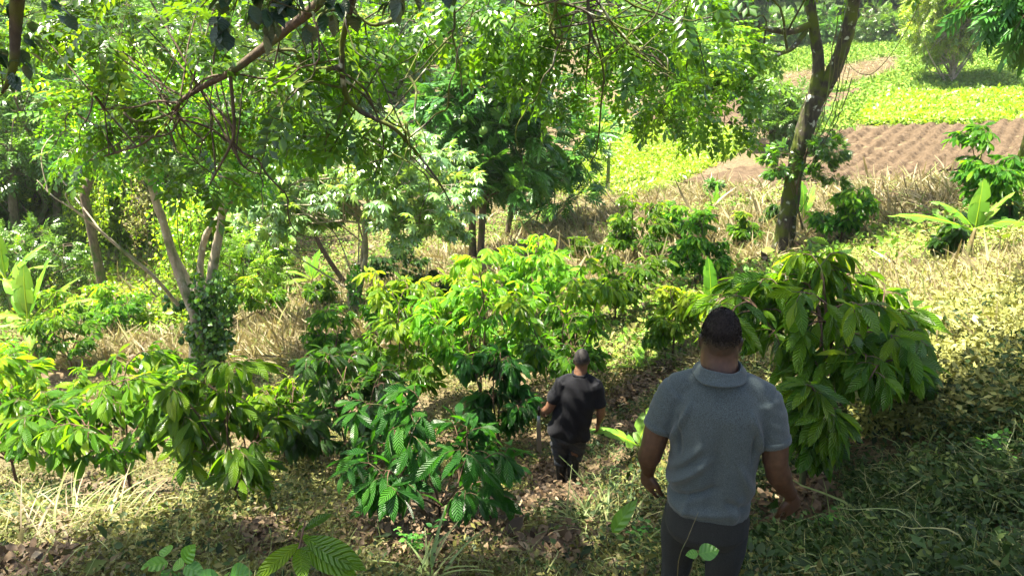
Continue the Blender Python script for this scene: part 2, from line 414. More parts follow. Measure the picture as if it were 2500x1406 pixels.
M['bananastem'] = bark_mat('banana_stem', (.06, .05, .02), (.24, .19, .08), (.10, .17, .04), .5, scale=8)

# ---------------------------------------------------------------- plant builders
def cocoa_geom(H, Rr, nb, leaf, seed, tpl='cocoa_mid', dens=1.0, stem_r=.018, lean=(0, 0), trunk=.28, down=.5, yb=.25, spread=1.0, flat=.35, zmin=.3):
    r = np.random.default_rng(seed); gs = Geo(); gl = Geo()
    top = np.array([lean[0], lean[1], 0.0])
    h0 = H * trunk; tp = np.array([top[0] * .4, top[1] * .4, h0])
    tube(gs, smoothpath([(0, 0, -.12), (tp[0] * .4 + r.normal() * .01, tp[1] * .4, h0 * .5), tp], 6), np.linspace(stem_r * 1.3, stem_r, 6), 7)
    PP = []; DD = []; NN = []; SS = []; RR = []
    def leafrun(path, t0, n, sz):
        m = len(path) - 1
        ts = np.linspace(t0, 1.0, n)
        p = np.array([path[min(int(t * m), m - 1)] * (1 - (t * m - min(int(t * m), m - 1))) + path[min(int(t * m), m - 1) + 1] * (t * m - min(int(t * m), m - 1)) for t in ts])
        td = nrm(path[-1] - path[max(0, m - 2)])
        side = nrm(np.cross(td, UP) + 1e-4)
        for i in range(n):
            if p[i][2] < zmin * H: continue
            s = 1 if i % 2 else -1
            tt = ts[i]
            d = td * (.45 + .5 * tt) + side * s * (.85 - .4 * tt) + r.normal(size=3) * .38 - UP * (down * (.15 + 1.1 * r.random()))
            nn = UP * 1.0 + side * s * .35 + r.normal(size=3) * .42 + td * .3
            PP.append(p[i]); DD.append(d); NN.append(nn); SS.append(sz * (.5 + .55 * r.random()))
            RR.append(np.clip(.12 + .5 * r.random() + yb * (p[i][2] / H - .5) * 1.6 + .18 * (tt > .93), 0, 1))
    az0 = r.random() * 6.28
    for b in range(nb):
        az = az0 + b * 6.283 / nb + r.normal() * .25
        rad = Rr * (.40 + .65 * r.random()) * spread
        hh = H * (.42 + .58 * r.random()) if b else H * (1.0 + .12 * r.random())
        if b == 0: rad *= .3
        o = np.array([math.cos(az), math.sin(az), 0])
        e = top + o * rad + UP * hh
        mid = tp + (e - tp) * .5 + o * rad * .08 - UP * H * .02 + r.normal(size=3) * .04 * H
        path = smoothpath([tp, mid, e, e + o * rad * .15 - UP * .03 * H], 10)
        tube(gs, path, np.linspace(stem_r * .75, stem_r * .2, 10), 5)
        leafrun(path, .45, int(9 * dens), leaf)
        ns = int(round((4 + 3 * r.random()) * dens))
        for k in range(ns):
            t = .25 + .7 * (k + r.random()) / ns; i = int(t * 9)
            a2 = az + (1 if k % 2 else -1) * (.5 + .7 * r.random())
            o2 = np.array([math.cos(a2), math.sin(a2), 0])
            L = Rr * (.30 + .25 * r.random())
            q0 = path[i]; q2 = q0 + o2 * L * (.7 + .5 * r.random()) + UP * (L * (flat + .35 - 1.0 * r.random())); q1 = (q0 + q2) / 2 + UP * .05 * H
            pa = smoothpath([q0, q1, q2], 5)
            tube(gs, pa, np.linspace(stem_r * .4, stem_r * .15, 5), 4)
            leafrun(pa, .2, int(round(8 * dens)), leaf)
            for kk in range(2):
                i2 = 2 + kk; a3 = a2 + (1 if kk else -1) * (.7 + .5 * r.random())
                o3 = np.array([math.cos(a3), math.sin(a3), 0]); L3 = L * .6
                pa2 = smoothpath([pa[i2], pa[i2] + o3 * L3 * .5 + UP * .02, pa[i2] + o3 * L3 - UP * L3 * .15 * r.random()], 4)
                tube(gs, pa2, stem_r * .15, 3)
                leafrun(pa2, .3, int(round(6 * dens)), leaf)
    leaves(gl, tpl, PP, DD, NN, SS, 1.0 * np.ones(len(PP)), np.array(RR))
    return gs, gl
def cocoa_thing(base, label, H, Rr, nb=6, leaf=.27, seed=1, mat='cocoa', name='cocoa_bush', cat='bush', group=None, **k):
    k['dens'] = k.get('dens', 1.0) * 1.12
    t = thing(name, label, cat, base, 0, group)
    gs, gl = cocoa_geom(H, Rr, nb, leaf, seed, **k)
    gs.obj('stem', M['stem'], t); gl.obj('crown', M[mat], t)
    return t

def limbs_from(tr, base):
    """traced limbs (x, y in the photo, distance, width) -> real paths and radii"""
    out = []
    for L in tr:
        pts = []; rr = []
        for (px, py, D, wpx) in L:
            p = P(px, py, D); pts.append(p - base); rr.append(.5 * wpx * camdepth(p) / FPX)
        n = max(6, 5 * len(pts))
        path = smoothpath(pts, n)
        rad = np.interp(np.linspace(0, 1, n), np.linspace(0, 1, len(rr)), rr)
        out.append((path, rad))
    return out
def blob_crown(gt, gl, skel, blobs, tpl, size, r, nsub=7, nspray=7, droop=.35, tw=.012, jit=.35, rb=.5, ra=0.0, flatn=1.0, limb=True, outw=.8, wd=1.0, lit=.12):
    """blobs: (centre, radius). each gets a limb from the nearest skeleton point, sub-branches and leaf sprays"""
    sk = np.vstack([p for p, _ in skel]) if skel else None
    PP = []; DD = []; NN = []; SS = []; RR = []
    for c, rad in blobs:
        c = np.asarray(c, float)
        if sk is not None and limb:
            d = np.linalg.norm(sk - c, axis=1) + .6 * np.clip(sk[:, 2] - c[2], 0, 9)
            cand = np.where(d < d.min() * 1.5 + .2)[0]; q = sk[int(cand[int(r.integers(len(cand)))])]
        else: q = c - np.array([0, 0, rad * .8])
        L = np.linalg.norm(c - q)
        mid = (q + c) / 2 + r.normal(size=3) * .12 * L + UP * .08 * L
        path = smoothpath([q, mid, c], 9)
        if limb: tube(gt, path, np.linspace(tw * (1 + L * .35), tw * .55, 9), 5)
        for k in range(nsub):
            u = r.normal(size=3); u /= np.linalg.norm(u); u[2] *= .75
            s = path[6 + int(r.integers(3))] if limb else c - u * rad * .2
            e = c + u * rad * (.75 + .35 * r.random())
            bend = (s + e) / 2 + r.normal(size=3) * .15 * rad + UP * .08 * rad
            pa = smoothpath([s, bend, e], 6)
            tube(gt, pa, np.linspace(tw * .45, tw * .18, 6), 3, cap=False)
            td = nrm(e - s)
            for j in range(nspray):
                t = 1 - (j / nspray) ** 1.2 * .85 * r.random() if j else 1.0
                i = min(int(t * 5), 4); f = t * 5 - i
                p = pa[i] * (1 - f) + pa[i + 1] * f
                rd = r.normal(size=3); rd /= np.linalg.norm(rd)
                dd = td * outw * .6 + nrm(p - c) * .5 + rd * .75 - UP * droop
                PP.append(p + rd * jit * rad * .25); DD.append(dd); NN.append(UP * flatn + rd * .5 + r.normal(size=3) * .25)
                SS.append(size * (.65 + .6 * r.random()))
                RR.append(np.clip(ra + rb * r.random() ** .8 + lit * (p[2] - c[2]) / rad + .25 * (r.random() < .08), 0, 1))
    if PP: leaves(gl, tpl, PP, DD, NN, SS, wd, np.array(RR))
def fill_blobs(poly, D0, D1, n, rad, base, r, minsep=.0):
    xs = [p[0] for p in poly]; ys = [p[1] for p in poly]
    out = []; tries = 0
    while len(out) < n and tries < n * 60:
        tries += 1
        px = r.uniform(min(xs), max(xs)); py = r.uniform(min(ys), max(ys))
        if not inpoly([px], [py], poly)[0]: continue
        p = P(px, py, r.uniform(D0, D1)) - base
        if minsep and any(np.linalg.norm(p - q) < minsep for q, _ in out): continue
        out.append((p, rad * r.uniform(.75, 1.25)))
    return out
def tree_thing(name, label, cat, base, limbs, barkm, blobs, tpl, size, leafm, seed, group=None, trunkn=10, extra=None, **k):
    r = np.random.default_rng(seed)
    t = thing(name, label, cat, base, 0, group)
    gt = Geo(); gl = Geo()
    for i, (p, rad) in enumerate(limbs): tube(gt, p, rad, trunkn if rad.max() > .04 else 6, lump=.045, rg=r)
    blob_crown(gt, gl, limbs, blobs, tpl, size, r, **k)
    if extra: extra(t, gt, gl, r)
    gt.obj('trunk', M[barkm] if isinstance(barkm, str) else barkm, t)
    if gl.n: gl.obj('crown', M[leafm], t)
    return t
def generic_limbs(H, spreadR, r, n=6, r0=.16, fork=.35):
    tp = np.array([r.normal() * .04 * H, r.normal() * .04 * H, H * fork])
    out = [(smoothpath([(0, 0, -.3), tp * .5 + r.normal(size=3) * .02 * H, tp], 8), np.linspace(r0 * 1.3, r0 * .8, 8))]
    for i in range(n):
        a = i * 6.283 / n + r.normal() * .3; o = np.array([math.cos(a), math.sin(a), 0])
        e = o * spreadR * r.uniform(.35, .8) + UP * H * r.uniform(.6, .92)
        m = tp + (e - tp) * .5 + o * spreadR * .12
        out.append((smoothpath([tp, m, e], 9), np.linspace(r0 * .55, r0 * .12, 9)))
    return out
def crown_blobs(H, Rr, n, rad, r, zc=.66, zr=.36):
    out = []
    for i in range(n):
        u = r.normal(size=3); u /= np.linalg.norm(u); f = r.uniform(.45, 1.0)
        out.append((np.array([u[0] * Rr * f, u[1] * Rr * f, H * zc + u[2] * H * zr * f]), rad * r.uniform(.7, 1.25)))
    return out
def vnoise(x, y, s, seed=0):
    r = np.random.default_rng(seed); a = r.uniform(0, 6.28, 8); f = r.normal(size=(8, 2)) / s
    return sum(np.sin(x * f[i, 0] + y * f[i, 1] + a[i]) for i in range(8)) / 2.83
# ---------------------------------------------------------------- terrain sheet
F_PLOWC = [(2005,330),(2085,318),(2300,308),(2560,300),(2560,395),(2300,425),(2130,455),(2075,462),(2030,440),(1985,400)]
F_PLOWB = [(1575,295),(1640,245),(1700,213),(1850,225),(1860,262),(1800,292),(1790,312),(1700,310)]
F_PLOWE = [(2010,225),(2110,214),(2112,232),(2050,262),(2012,306),(1975,304),(1960,260)]
F_SOIL = [(1620,478),(1655,450),(1740,432),(1850,408),(1960,392),(2010,402),(2060,462),(1950,500),(1800,495),(1690,490)]
F_CROPA = [(1330,470),(1365,420),(1470,300),(1560,292),(1700,308),(1800,320),(1850,350),(1760,395),(1700,425),(1645,452),(1610,478),(1500,480)]
F_CROPD = [(2090,305),(2130,262),(2185,228),(2300,232),(2560,218),(2560,298),(2300,304)]
F_GREEN = [(1800,120),(2000,100),(2200,100),(2560,120),(2560,215),(2180,225),(2120,260),(2060,320),(2000,330),(1960,330),(1900,300),(1990,230),(1880,215),(1700,212),(1680,180)]
F_BARE = [(1880,185),(2130,150),(2200,140),(2190,180),(2100,205),(1990,225),(1900,205)]
def axis(vals):
    out = []
    for a, b, n in vals: out += list(np.linspace(a, b, n, endpoint=False))
    return np.array(out + [vals[-1][1]])
ax = axis([(-260,-60,30),(-60,-20,50),(-20,20,220),(20,60,80),(60,260,30)])
ay = axis([(-60,-4,16),(-4,26,200),(26,100,150),(100,360,50)])
X, Y = np.meshgrid(ax, ay)
Z = ground(X, Y)
Z = Z + .035 * np.sin(X * 2.3 + 1.7 * np.sin(Y * 1.1)) * np.sin(Y * 2.9 + X) * (Y < 40)
pxg, pyg = project(X, Y, Z)
g = Geo(); nx, ny = len(ax), len(ay)
i = np.arange(ny - 1)[:, None] * nx; j = np.arange(nx - 1)[None]
Q = np.stack([i + j, i + j + 1, i + nx + j + 1, i + nx + j], -1).reshape(-1, 4)
g.add(np.stack([X, Y, Z], -1).reshape(-1, 3), Q)
m, nt, N = newmat('earth_and_litter')
tc = N('ShaderNodeTexCoord')
na = N('ShaderNodeTexNoise', inp={'Scale': .45, 'Detail': 5.}); nb_ = N('ShaderNodeTexNoise', inp={'Scale': 9., 'Detail': 6., 'Roughness': .7}); nc = N('ShaderNodeTexVoronoi', inp={'Scale': 22.})
for q in (na, nb_, nc): nt.links.new(tc.outputs['Object'], q.inputs['Vector'])
c1 = ramp(nt, [(.3, (.045, .03, .018)), (.5, (.10, .07, .04)), (.72, (.20, .15, .085))], nb_.outputs['Fac'])
c2 = ramp(nt, [(.3, (.02, .045, .012)), (.6, (.05, .10, .02)), (.8, (.12, .17, .04))], nb_.outputs['Fac'])
at = N('ShaderNodeAttribute', attribute_name='green')
cc = mixc(nt, at.outputs['Fac'], mixc(nt, math_(nt, 'MULTIPLY', math_(nt, 'SUBTRACT', na.outputs['Fac'], .45, True), 3., True), c1, mixc(nt, .5, c1, c2)), c2)
bs = N('ShaderNodeBsdfPrincipled', inp={'Roughness': .9}); nt.links.new(cc, bs.inputs['Base Color']); bs.inputs['Specular IOR Level'].default_value = .2
bp = N('ShaderNodeBump', inp={'Strength': .8, 'Distance': .05}); nt.links.new(math_(nt, 'ADD', nb_.outputs['Fac'], math_(nt, 'MULTIPLY', nc.outputs['Distance'], .4)), bp.inputs['Height']); nt.links.new(bp.outputs[0], bs.inputs['Normal'])
nt.links.new(bs.outputs[0], N('ShaderNodeOutputMaterial').inputs[0])
terr = tag(g.obj('ground', m), kind='structure', label='sloping hillside earth under weeds and dead leaves')
def soft(v): return v
greenm = (inpoly(pxg, pyg, F_GREEN) | (Y > 74) | ((X < -8) & (Y > 30))) & (Y > 20)
greenm = greenm & ~inpoly(pxg, pyg, F_BARE) & ~inpoly(pxg, pyg, F_CROPA) & ~inpoly(pxg, pyg, F_CROPD)
a = terr.data.attributes.new('green', 'FLOAT', 'POINT'); a.data.foreach_set('value', greenm.astype(np.float32).ravel())

# ploughed soil: real ridges
def soil_mat(name, c1, c2):
    m, nt, N = newmat(name); tc = N('ShaderNodeTexCoord')
    n1 = N('ShaderNodeTexNoise', inp={'Scale': 3., 'Detail': 8., 'Roughness': .75}); nt.links.new(tc.outputs['Object'], n1.inputs['Vector'])
    bs = N('ShaderNodeBsdfPrincipled', inp={'Roughness': .95}); bs.inputs['Specular IOR Level'].default_value = .1
    nt.links.new(ramp(nt, [(.3, c1), (.7, c2)], n1.outputs['Fac']), bs.inputs['Base Color'])
    bp = N('ShaderNodeBump', inp={'Strength': 1.0, 'Distance': .2}); nt.links.new(n1.outputs['Fac'], bp.inputs['Height']); nt.links.new(bp.outputs[0], bs.inputs['Normal'])
    nt.links.new(bs.outputs[0], N('ShaderNodeOutputMaterial').inputs[0]); return m
soil = soil_mat('ploughed_earth', (.055, .038, .023), (.14, .10, .064))
def field_sheet(name, poly, step, ridge_dir, period, amp, mat, label, fade=None):
    h = hits([p[0] for p in poly], [p[1] for p in poly]); h = h[~np.isnan(h[:, 0])]
    x0, x1, y0, y1 = h[:, 0].min(), h[:, 0].max(), h[:, 1].min(), h[:, 1].max()
    xs = np.arange(x0, x1, step); ys = np.arange(y0, y1, step); X, Y = np.meshgrid(xs, ys)
    inside = inpoly(X + .8 * vnoise(X, Y, .8, 71) + .4 * vnoise(X, Y, .25, 72), Y + .8 * vnoise(X, Y, .7, 73), [(a[0], a[1]) for a in h])
    d = np.array(ridge_dir, float); d /= np.linalg.norm(d); c = np.array([-d[1], d[0]])
    u = X * c[0] + Y * c[1]; s = X * d[0] + Y * d[1]
    ph = u / period * 6.2832 + .5 * np.sin(s * .35) + .3 * np.sin(s * 1.1 + u)
    Z = ground(X, Y) + .05 + amp * (.5 + .5 * np.sin(ph)) ** .8
    Z += amp * .35 * np.sin(s * 6.2832 / .75 + np.floor(ph / 6.2832) * 2.1) + rng.normal(size=X.shape) * amp * .16 + amp * .5 * vnoise(X, Y, .35, 61) * (vnoise(X, Y, 3., 62) > -.2) + amp * .35 * vnoise(X, Y, 1.3, 63)
    nx = X.shape[1]; idx = np.arange(X.size).reshape(X.shape)
    f = inside[:-1, :-1] & inside[1:, 1:] & inside[1:, :-1] & inside[:-1, 1:]
    Q = np.stack([idx[:-1, :-1], idx[:-1, 1:], idx[1:, 1:], idx[1:, :-1]], -1)[f]
    used = np.unique(Q); mp = np.full(X.size, -1); mp[used] = np.arange(len(used))
    g = Geo(); g.add(np.stack([X.ravel(), Y.ravel(), Z.ravel()], -1)[used], mp[Q])
    tag(g.obj(name, mat), label=label, kind='structure'); return h
hC = field_sheet('ploughed_field', F_PLOWC, .09, (.72, 1.0), .62, .15, soil, 'brown ploughed field with diagonal ridges beyond the dry grass')
hB = field_sheet('ploughed_field', F_PLOWB, .13, (.9, 1.0), .8, .15, soil, 'ploughed ridges beyond the yellow-green crop')
hE = field_sheet('bare_soil', F_PLOWE, .25, (.5, 1.0), 1.6, .10, soil, 'bare pale soil patch behind the forked tree')
hD = field_sheet('bare_soil', F_BARE, .3, (1, .1), 2.0, .06, soil, 'faded brown fallow strip behind the forked tree')
hS = field_sheet('bare_soil', F_SOIL, .16, (.9, .5), .9, .06, soil, 'brown bare soil beside the forked tree trunk')

# crops: rows of low bright plants (nobody could count them)
def world_poly(poly):
    h = hits([p[0] for p in poly], [p[1] for p in poly]); return [(a[0], a[1]) for a in h if not np.isnan(a[0])]
def scatter_in(poly, n, row=None, omit=None):
    wp = world_poly(poly); xs = [p[0] for p in wp]; ys = [p[1] for p in wp]; out = []
    X = rng.uniform(min(xs), max(xs), n * 4); Y = rng.uniform(min(ys), max(ys), n * 4)
    if row:
        d, per, jit = row; d = np.array(d) / np.linalg.norm(d); c = np.array([-d[1], d[0]])
        u = X * c[0] + Y * c[1]; s = X * d[0] + Y * d[1]
        u = np.round(u / per) * per + rng.normal(size=len(u)) * jit
        X = u * c[0] + s * d[0]; Y = u * c[1] + s * d[1]
    k = inpoly(X, Y, wp)
    for o_ in (omit or []): k &= ~inpoly(X, Y, world_poly(o_))
    X, Y = X[k][:n], Y[k][:n]
    return np.stack([X, Y, ground(X, Y)], -1)
def cover(name, label, mat, pts, tpl, size, hgt, per, spread, up=.5, flat=1.0, rn=(0, 1), cl=None, far=None):
    """pts: plant spots; per: leaves per spot"""
    n = len(pts); p = np.repeat(pts, per, 0); k = len(p)
    cs = np.repeat(cl if cl is not None else rng.random(n), per)
    o = rng.normal(size=(k, 3)) * spread; o[:, 2] = np.abs(rng.random(k)) ** 1.3 * hgt * np.repeat(rng.uniform(.4, 1.3, n), per)
    d = rdir(k); d[:, 2] = d[:, 2] * .6 + up
    nn = rdir(k) * .8 + UP * flat
    szz = size * np.exp(rng.normal(size=k) * .38 - .05)
    if far is not None:
        f = np.clip(p[:, 1] / far, .3, 1.); szz = szz * f; o = o * f[:, None]
    g = Geo(); leaves(g, tpl, p + o, d, nn, szz * (1.0), 1.0, np.clip(rn[0] + (rn[1] - rn[0]) * (.55 * cs + .45 * rng.random(k)), 0, 1))
    return tag(g.obj(name, M[mat] if isinstance(mat, str) else mat), label=label, kind='stuff')
cover('crop_rows', 'bright yellow-green low crop covering the field beside the banana plant', 'crop', scatter_in(F_CROPA, 9000, ((1, .6), .70, .12)), 'tiny', .13, .28, 8, .12)
cover('crop_rows', 'bright yellow-green crop strip above the ploughed field', 'crop', scatter_in(F_CROPD, 9000, ((1, 1), 1.0, .15)), 'tiny', .17, .32, 9, .2)
cover('meadow_grass', 'green weeds and grass around the far fields', 'grass_g', scatter_in(F_GREEN, 15000, omit=[F_BARE, F_PLOWE, F_PLOWC, F_PLOWB, F_CROPD]), 'tiny', .20, .35, 9, .32)
cover('weeds', 'sparse dry weeds on the fallow strip', 'straw', scatter_in(F_BARE, 1200), 'blade_far', .35, .2, 4, .3)

# ---------------------------------------------------------------- ground cover of the slope
def pick(n, x0, x1, y0, y1, lim=60.):
    px = rng.uniform(x0, x1, n); py = rng.uniform(y0, y1, n)
    h = hits(px, py, n=150); k = ~np.isnan(h[:, 0]) & (h[:, 1] < lim)
    h = h[k]; h[:, 2] = ground(h[:, 0], h[:, 1]); return h, px[k], py[k]
near, npx, npy = pick(62000, -350, 2900, 760, 1700, 16)
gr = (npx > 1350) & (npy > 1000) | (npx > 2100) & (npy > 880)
LITP = [[(1080,1215),(1330,1240),(1300,1330),(1050,1390),(880,1340),(900,1290)],[(1280,1150),(1420,1120),(1450,1240),(1330,1270)],[(2000,970),(2160,950),(2180,1010),(2020,1070)],[(1870,1200),(2080,1190),(2100,1330),(1880,1330)],[(560,1300),(700,1280),(720,1330),(600,1345)],[(840,1000),(1000,980),(1060,1060),(860,1080)]]
def litter_zone(px, py, x, y):
    k = vnoise(x, y, .5, 9) > .85
    for q_ in LITP: k |= inpoly(px + 14 * np.sin(x * 9), py + 10 * np.sin(y * 11), q_)
    return k
litz = litter_zone(npx, npy, near[:, 0], near[:, 1])
n1 = vnoise(near[:, 0], near[:, 1], .30, 21); n2 = vnoise(near[:, 0], near[:, 1], 1.1, 22)
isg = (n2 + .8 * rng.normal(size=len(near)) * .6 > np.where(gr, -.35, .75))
def dens(k, p): return k & (rng.random(len(k)) < p)
keep = (rng.random(len(near)) < np.clip(.55 + .6 * n1, .12, 1)) & ~litz
kk = keep & ~isg
cln = np.clip(.5 + .28 * n2 + .22 * n1, 0, 1)
cover('dry_weeds', 'tangled dry olive weeds covering the near slope', 'weed', near[kk], 'tiny', .040, .20, 13, .06, up=.35, flat=.6, cl=cln[kk])
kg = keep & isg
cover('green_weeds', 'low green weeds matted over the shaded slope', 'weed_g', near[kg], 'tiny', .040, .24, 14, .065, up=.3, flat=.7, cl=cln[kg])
ks = dens(keep, .38)
cover('dry_stems', 'thin dry stems tangled among the weeds', 'palegrass', near[ks], 'curl', .115, .18, 6, .06, up=.35, flat=.2, rn=(.1, 1), cl=cln[ks])
kb = dens(keep, .16) & (n1 > 0)
cover('green_weeds', 'broader green weed leaves among the dry tangle', 'weed_g', near[kb], 'ovate', .042, .22, 9, .09, up=.2, flat=1., rn=(.3, 1))
mid, mpx, mpy = pick(52000, -300, 2850, 455, 900, 34)
mz = vnoise(mid[:, 0], mid[:, 1], 2.2, 5)
drab = (mz + .5 * vnoise(mid[:, 0], mid[:, 1], .7, 6) > .0)
cover('dry_grass', 'straw coloured dry grass on the middle slope', 'straw', mid[drab][:22000], 'blade_far', .34, .04, 8, .11, up=.75, flat=.3, far=17.)
cover('dry_weeds', 'olive and tan weeds on the middle slope', 'weed', mid[~drab][:22000], 'tiny', .085, .16, 8, .13, up=.3, far=15.)
gw = (~drab) & (rng.random(len(mid)) < .35)
cover('green_weeds', 'fresh green weeds in patches between the young cocoa trees', 'grass_g', mid[gw][:9000], 'ovate', .10, .22, 6, .13, up=.25, far=15.)
gm = (mpx < 560) & (mpy < 800) & (rng.random(len(mid)) < .5)
cover('undergrowth', 'yellow-green undergrowth below the left trees', 'forest_y', mid[gm][:7000], 'ovate', .12, .45, 9, .22, up=.2)
rt, rpx, rpy = pick(26000, 2080, 2850, 520, 1060, 18)
cover('dry_weeds', 'pale sunlit weeds on the bank beside the young banana', 'weed', rt, 'tiny', .048, .20, 8, .07, up=.3, rn=(.42, 1))
lt, lpx, lpy = pick(15000, -100, 2500, 900, 1480, 13)
lk = litter_zone(lpx, lpy, lt[:, 0], lt[:, 1])
cover('leaf_litter', 'brown dead leaves lying on the shaded path', 'litter', lt[lk], 'ovate', .062, .08, 14, .10, up=.02, flat=2.5)
cover('leaf_litter', 'scattered dry leaves on the middle slope', 'litter', mid[dens(np.ones(len(mid), bool), .09)], 'ovate', .17, .16, 2, .15, up=.05, flat=2., far=18.)
# ---------------------------------------------------------------- people
def cloth_mat(name, c1, c2, scale=260, rough=.9, bump=.3, sheen=.2):
    m, nt, N = newmat(name); tc = N('ShaderNodeTexCoord')
    n1 = N('ShaderNodeTexNoise', inp={'Scale': scale, 'Detail': 2.}); nt.links.new(tc.outputs['Object'], n1.inputs['Vector'])
    n2 = N('ShaderNodeTexNoise', inp={'Scale': 6., 'Detail': 3.}); nt.links.new(tc.outputs['Object'], n2.inputs['Vector'])
    col = ramp(nt, [(.32, c1), (.68, c2)], n1.outputs['Fac'])
    col = mixc(nt, math_(nt, 'MULTIPLY', n2.outputs['Fac'], .35), col, mixc(nt, 1., col, (.7, .7, .7), 'MULTIPLY'))
    bs = N('ShaderNodeBsdfPrincipled', inp={'Roughness': rough}); bs.inputs['Specular IOR Level'].default_value = .15
    bs.inputs['Sheen Weight'].default_value = sheen
    nt.links.new(col, bs.inputs['Base Color'])
    bp = N('ShaderNodeBump', inp={'Strength': bump, 'Distance': .002}); nt.links.new(n1.outputs['Fac'], bp.inputs['Height']); nt.links.new(bp.outputs[0], bs.inputs['Normal'])
    nt.links.new(bs.outputs[0], N('ShaderNodeOutputMaterial').inputs[0]); return m
def skin_mat(name, c1, c2, hairline=None, haircol=(.012, .01, .009)):
    m, nt, N = newmat(name); tc = N('ShaderNodeTexCoord')
    n1 = N('ShaderNodeTexNoise', inp={'Scale': 40., 'Detail': 4.}); nt.links.new(tc.outputs['Object'], n1.inputs['Vector'])
    col = ramp(nt, [(.3, c1), (.7, c2)], n1.outputs['Fac'])
    if hairline:   # close-cropped hair that thins out down to the neck
        sp = N('ShaderNodeSeparateXYZ'); nt.links.new(tc.outputs['Object'], sp.inputs[0])
        n2 = N('ShaderNodeTexNoise', inp={'Scale': 320., 'Detail': 1.}); nt.links.new(tc.outputs['Object'], n2.inputs['Vector'])
        f = math_(nt, 'MULTIPLY', math_(nt, 'SUBTRACT', math_(nt, 'ADD', sp.outputs[2], math_(nt, 'MULTIPLY', n2.outputs['Fac'], .03)), hairline[0] + .015), 1. / hairline[1], True)
        col = mixc(nt, f, col, haircol)
    bs = N('ShaderNodeBsdfPrincipled', inp={'Roughness': .5}); bs.inputs['Specular IOR Level'].default_value = .4
    bs.inputs['Subsurface Weight'].default_value = .08; bs.inputs['Subsurface Radius'].default_value = (.01, .004, .002)
    nt.links.new(col, bs.inputs['Base Color'])
    nt.links.new(bs.outputs[0], N('ShaderNodeOutputMaterial').inputs[0]); return m
def etube(g, pts, ra, rb, A, n=20, e=2.0):
    pts = np.asarray(pts, float); m = len(pts); ra = np.broadcast_to(ra, (m,)); rb = np.broadcast_to(rb, (m,))
    t = nrm(np.gradient(pts, axis=0)); A = np.broadcast_to(np.asarray(A, float), (m, 3)); A = nrm(A - t * (A * t).sum(1, keepdims=True)); B = np.cross(t, A)
    th = np.arange(n) * 2 * math.pi / n; c = np.cos(th); s = np.sin(th)
    c = np.sign(c) * np.abs(c) ** (2 / e); s = np.sign(s) * np.abs(s) ** (2 / e)
    V = pts[:, None] + A[:, None] * (ra[:, None] * c)[..., None] + B[:, None] * (rb[:, None] * s)[..., None]
    i = np.arange(m - 1)[:, None] * n; j = np.arange(n)[None]; j2 = (j + 1) % n
    Q = np.stack([i + j, i + j2, i + n + j2, i + n + j], -1).reshape(-1, 4)
    V = np.vstack([V.reshape(-1, 3), pts[0], pts[-1]]); k = len(V); b = (m - 1) * n; jj = np.arange(n); jn = (jj + 1) % n
    T = np.vstack([np.stack([jn, jj, np.full(n, k - 2)], -1), np.stack([b + jj, b + jn, np.full(n, k - 1)], -1)])
    g.add(V, Q, T)
def ellipsoid(g, c, r, n=24, rot=0.0):
    ph = np.linspace(-math.pi / 2, math.pi / 2, n // 2 + 1)[1:-1]
    c = np.array(c, float)
    pts = np.stack([np.zeros_like(ph), np.zeros_like(ph), np.sin(ph) * r[2]], -1)
    th = np.arange(n) * 2 * math.pi / n; m = len(ph)
    V = np.stack([np.cos(ph)[:, None] * np.cos(th) * r[0], np.cos(ph)[:, None] * np.sin(th) * r[1], np.sin(ph)[:, None] * r[2] * np.ones(n)], -1).reshape(-1, 3)
    V = np.vstack([V, (0, 0, -r[2]), (0, 0, r[2])])
    if rot: cc, ss = math.cos(rot), math.sin(rot); V = np.c_[V[:, 0], V[:, 1] * cc - V[:, 2] * ss, V[:, 1] * ss + V[:, 2] * cc]
    i = np.arange(m - 1)[:, None] * n; j = np.arange(n)[None]; j2 = (j + 1) % n
    Q = np.stack([i + j, i + j2, i + n + j2, i + n + j], -1).reshape(-1, 4); k = m * n; jj = np.arange(n); jn = (jj + 1) % n; b = (m - 1) * n
    T = np.vstack([np.stack([jn, jj, np.full(n, k)], -1), np.stack([b + jj, b + jn, np.full(n, k + 1)], -1)])
    g.add(V + c, Q, T)
def remesh(g, name, mat, parent, vox, smooth=3, disp=None):
    me = g.mesh(name + '_raw', mat); o = bpy.data.objects.new(name + '_raw', me); COL.objects.link(o)
    md = o.modifiers.new('r', 'REMESH'); md.mode = 'VOXEL'; md.voxel_size = vox
    ms = o.modifiers.new('s', 'SMOOTH'); ms.factor = .5; ms.iterations = smooth
    dg = bpy.context.evaluated_depsgraph_get(); dg.update()
    m2 = bpy.data.meshes.new_from_object(o.evaluated_get(dg)); m2.name = name
    bpy.data.objects.remove(o); bpy.data.meshes.remove(me)
    if disp:
        n = len(m2.vertices); co = np.empty(n * 3, np.float32); no = np.empty(n * 3, np.float32)
        m2.vertices.foreach_get('co', co); m2.vertex_normals.foreach_get('vector', no)
        co = co.reshape(-1, 3).astype(float); no = no.reshape(-1, 3)
        co = disp(co, no); m2.vertices.foreach_set('co', co.astype(np.float32).ravel()); m2.update()
    m2.polygons.foreach_set('use_smooth', np.ones(len(m2.polygons), bool))
    m2.materials.clear(); m2.materials.append(mat)
    r = bpy.data.objects.new(name, m2); COL.objects.link(r); r.parent = parent; return r
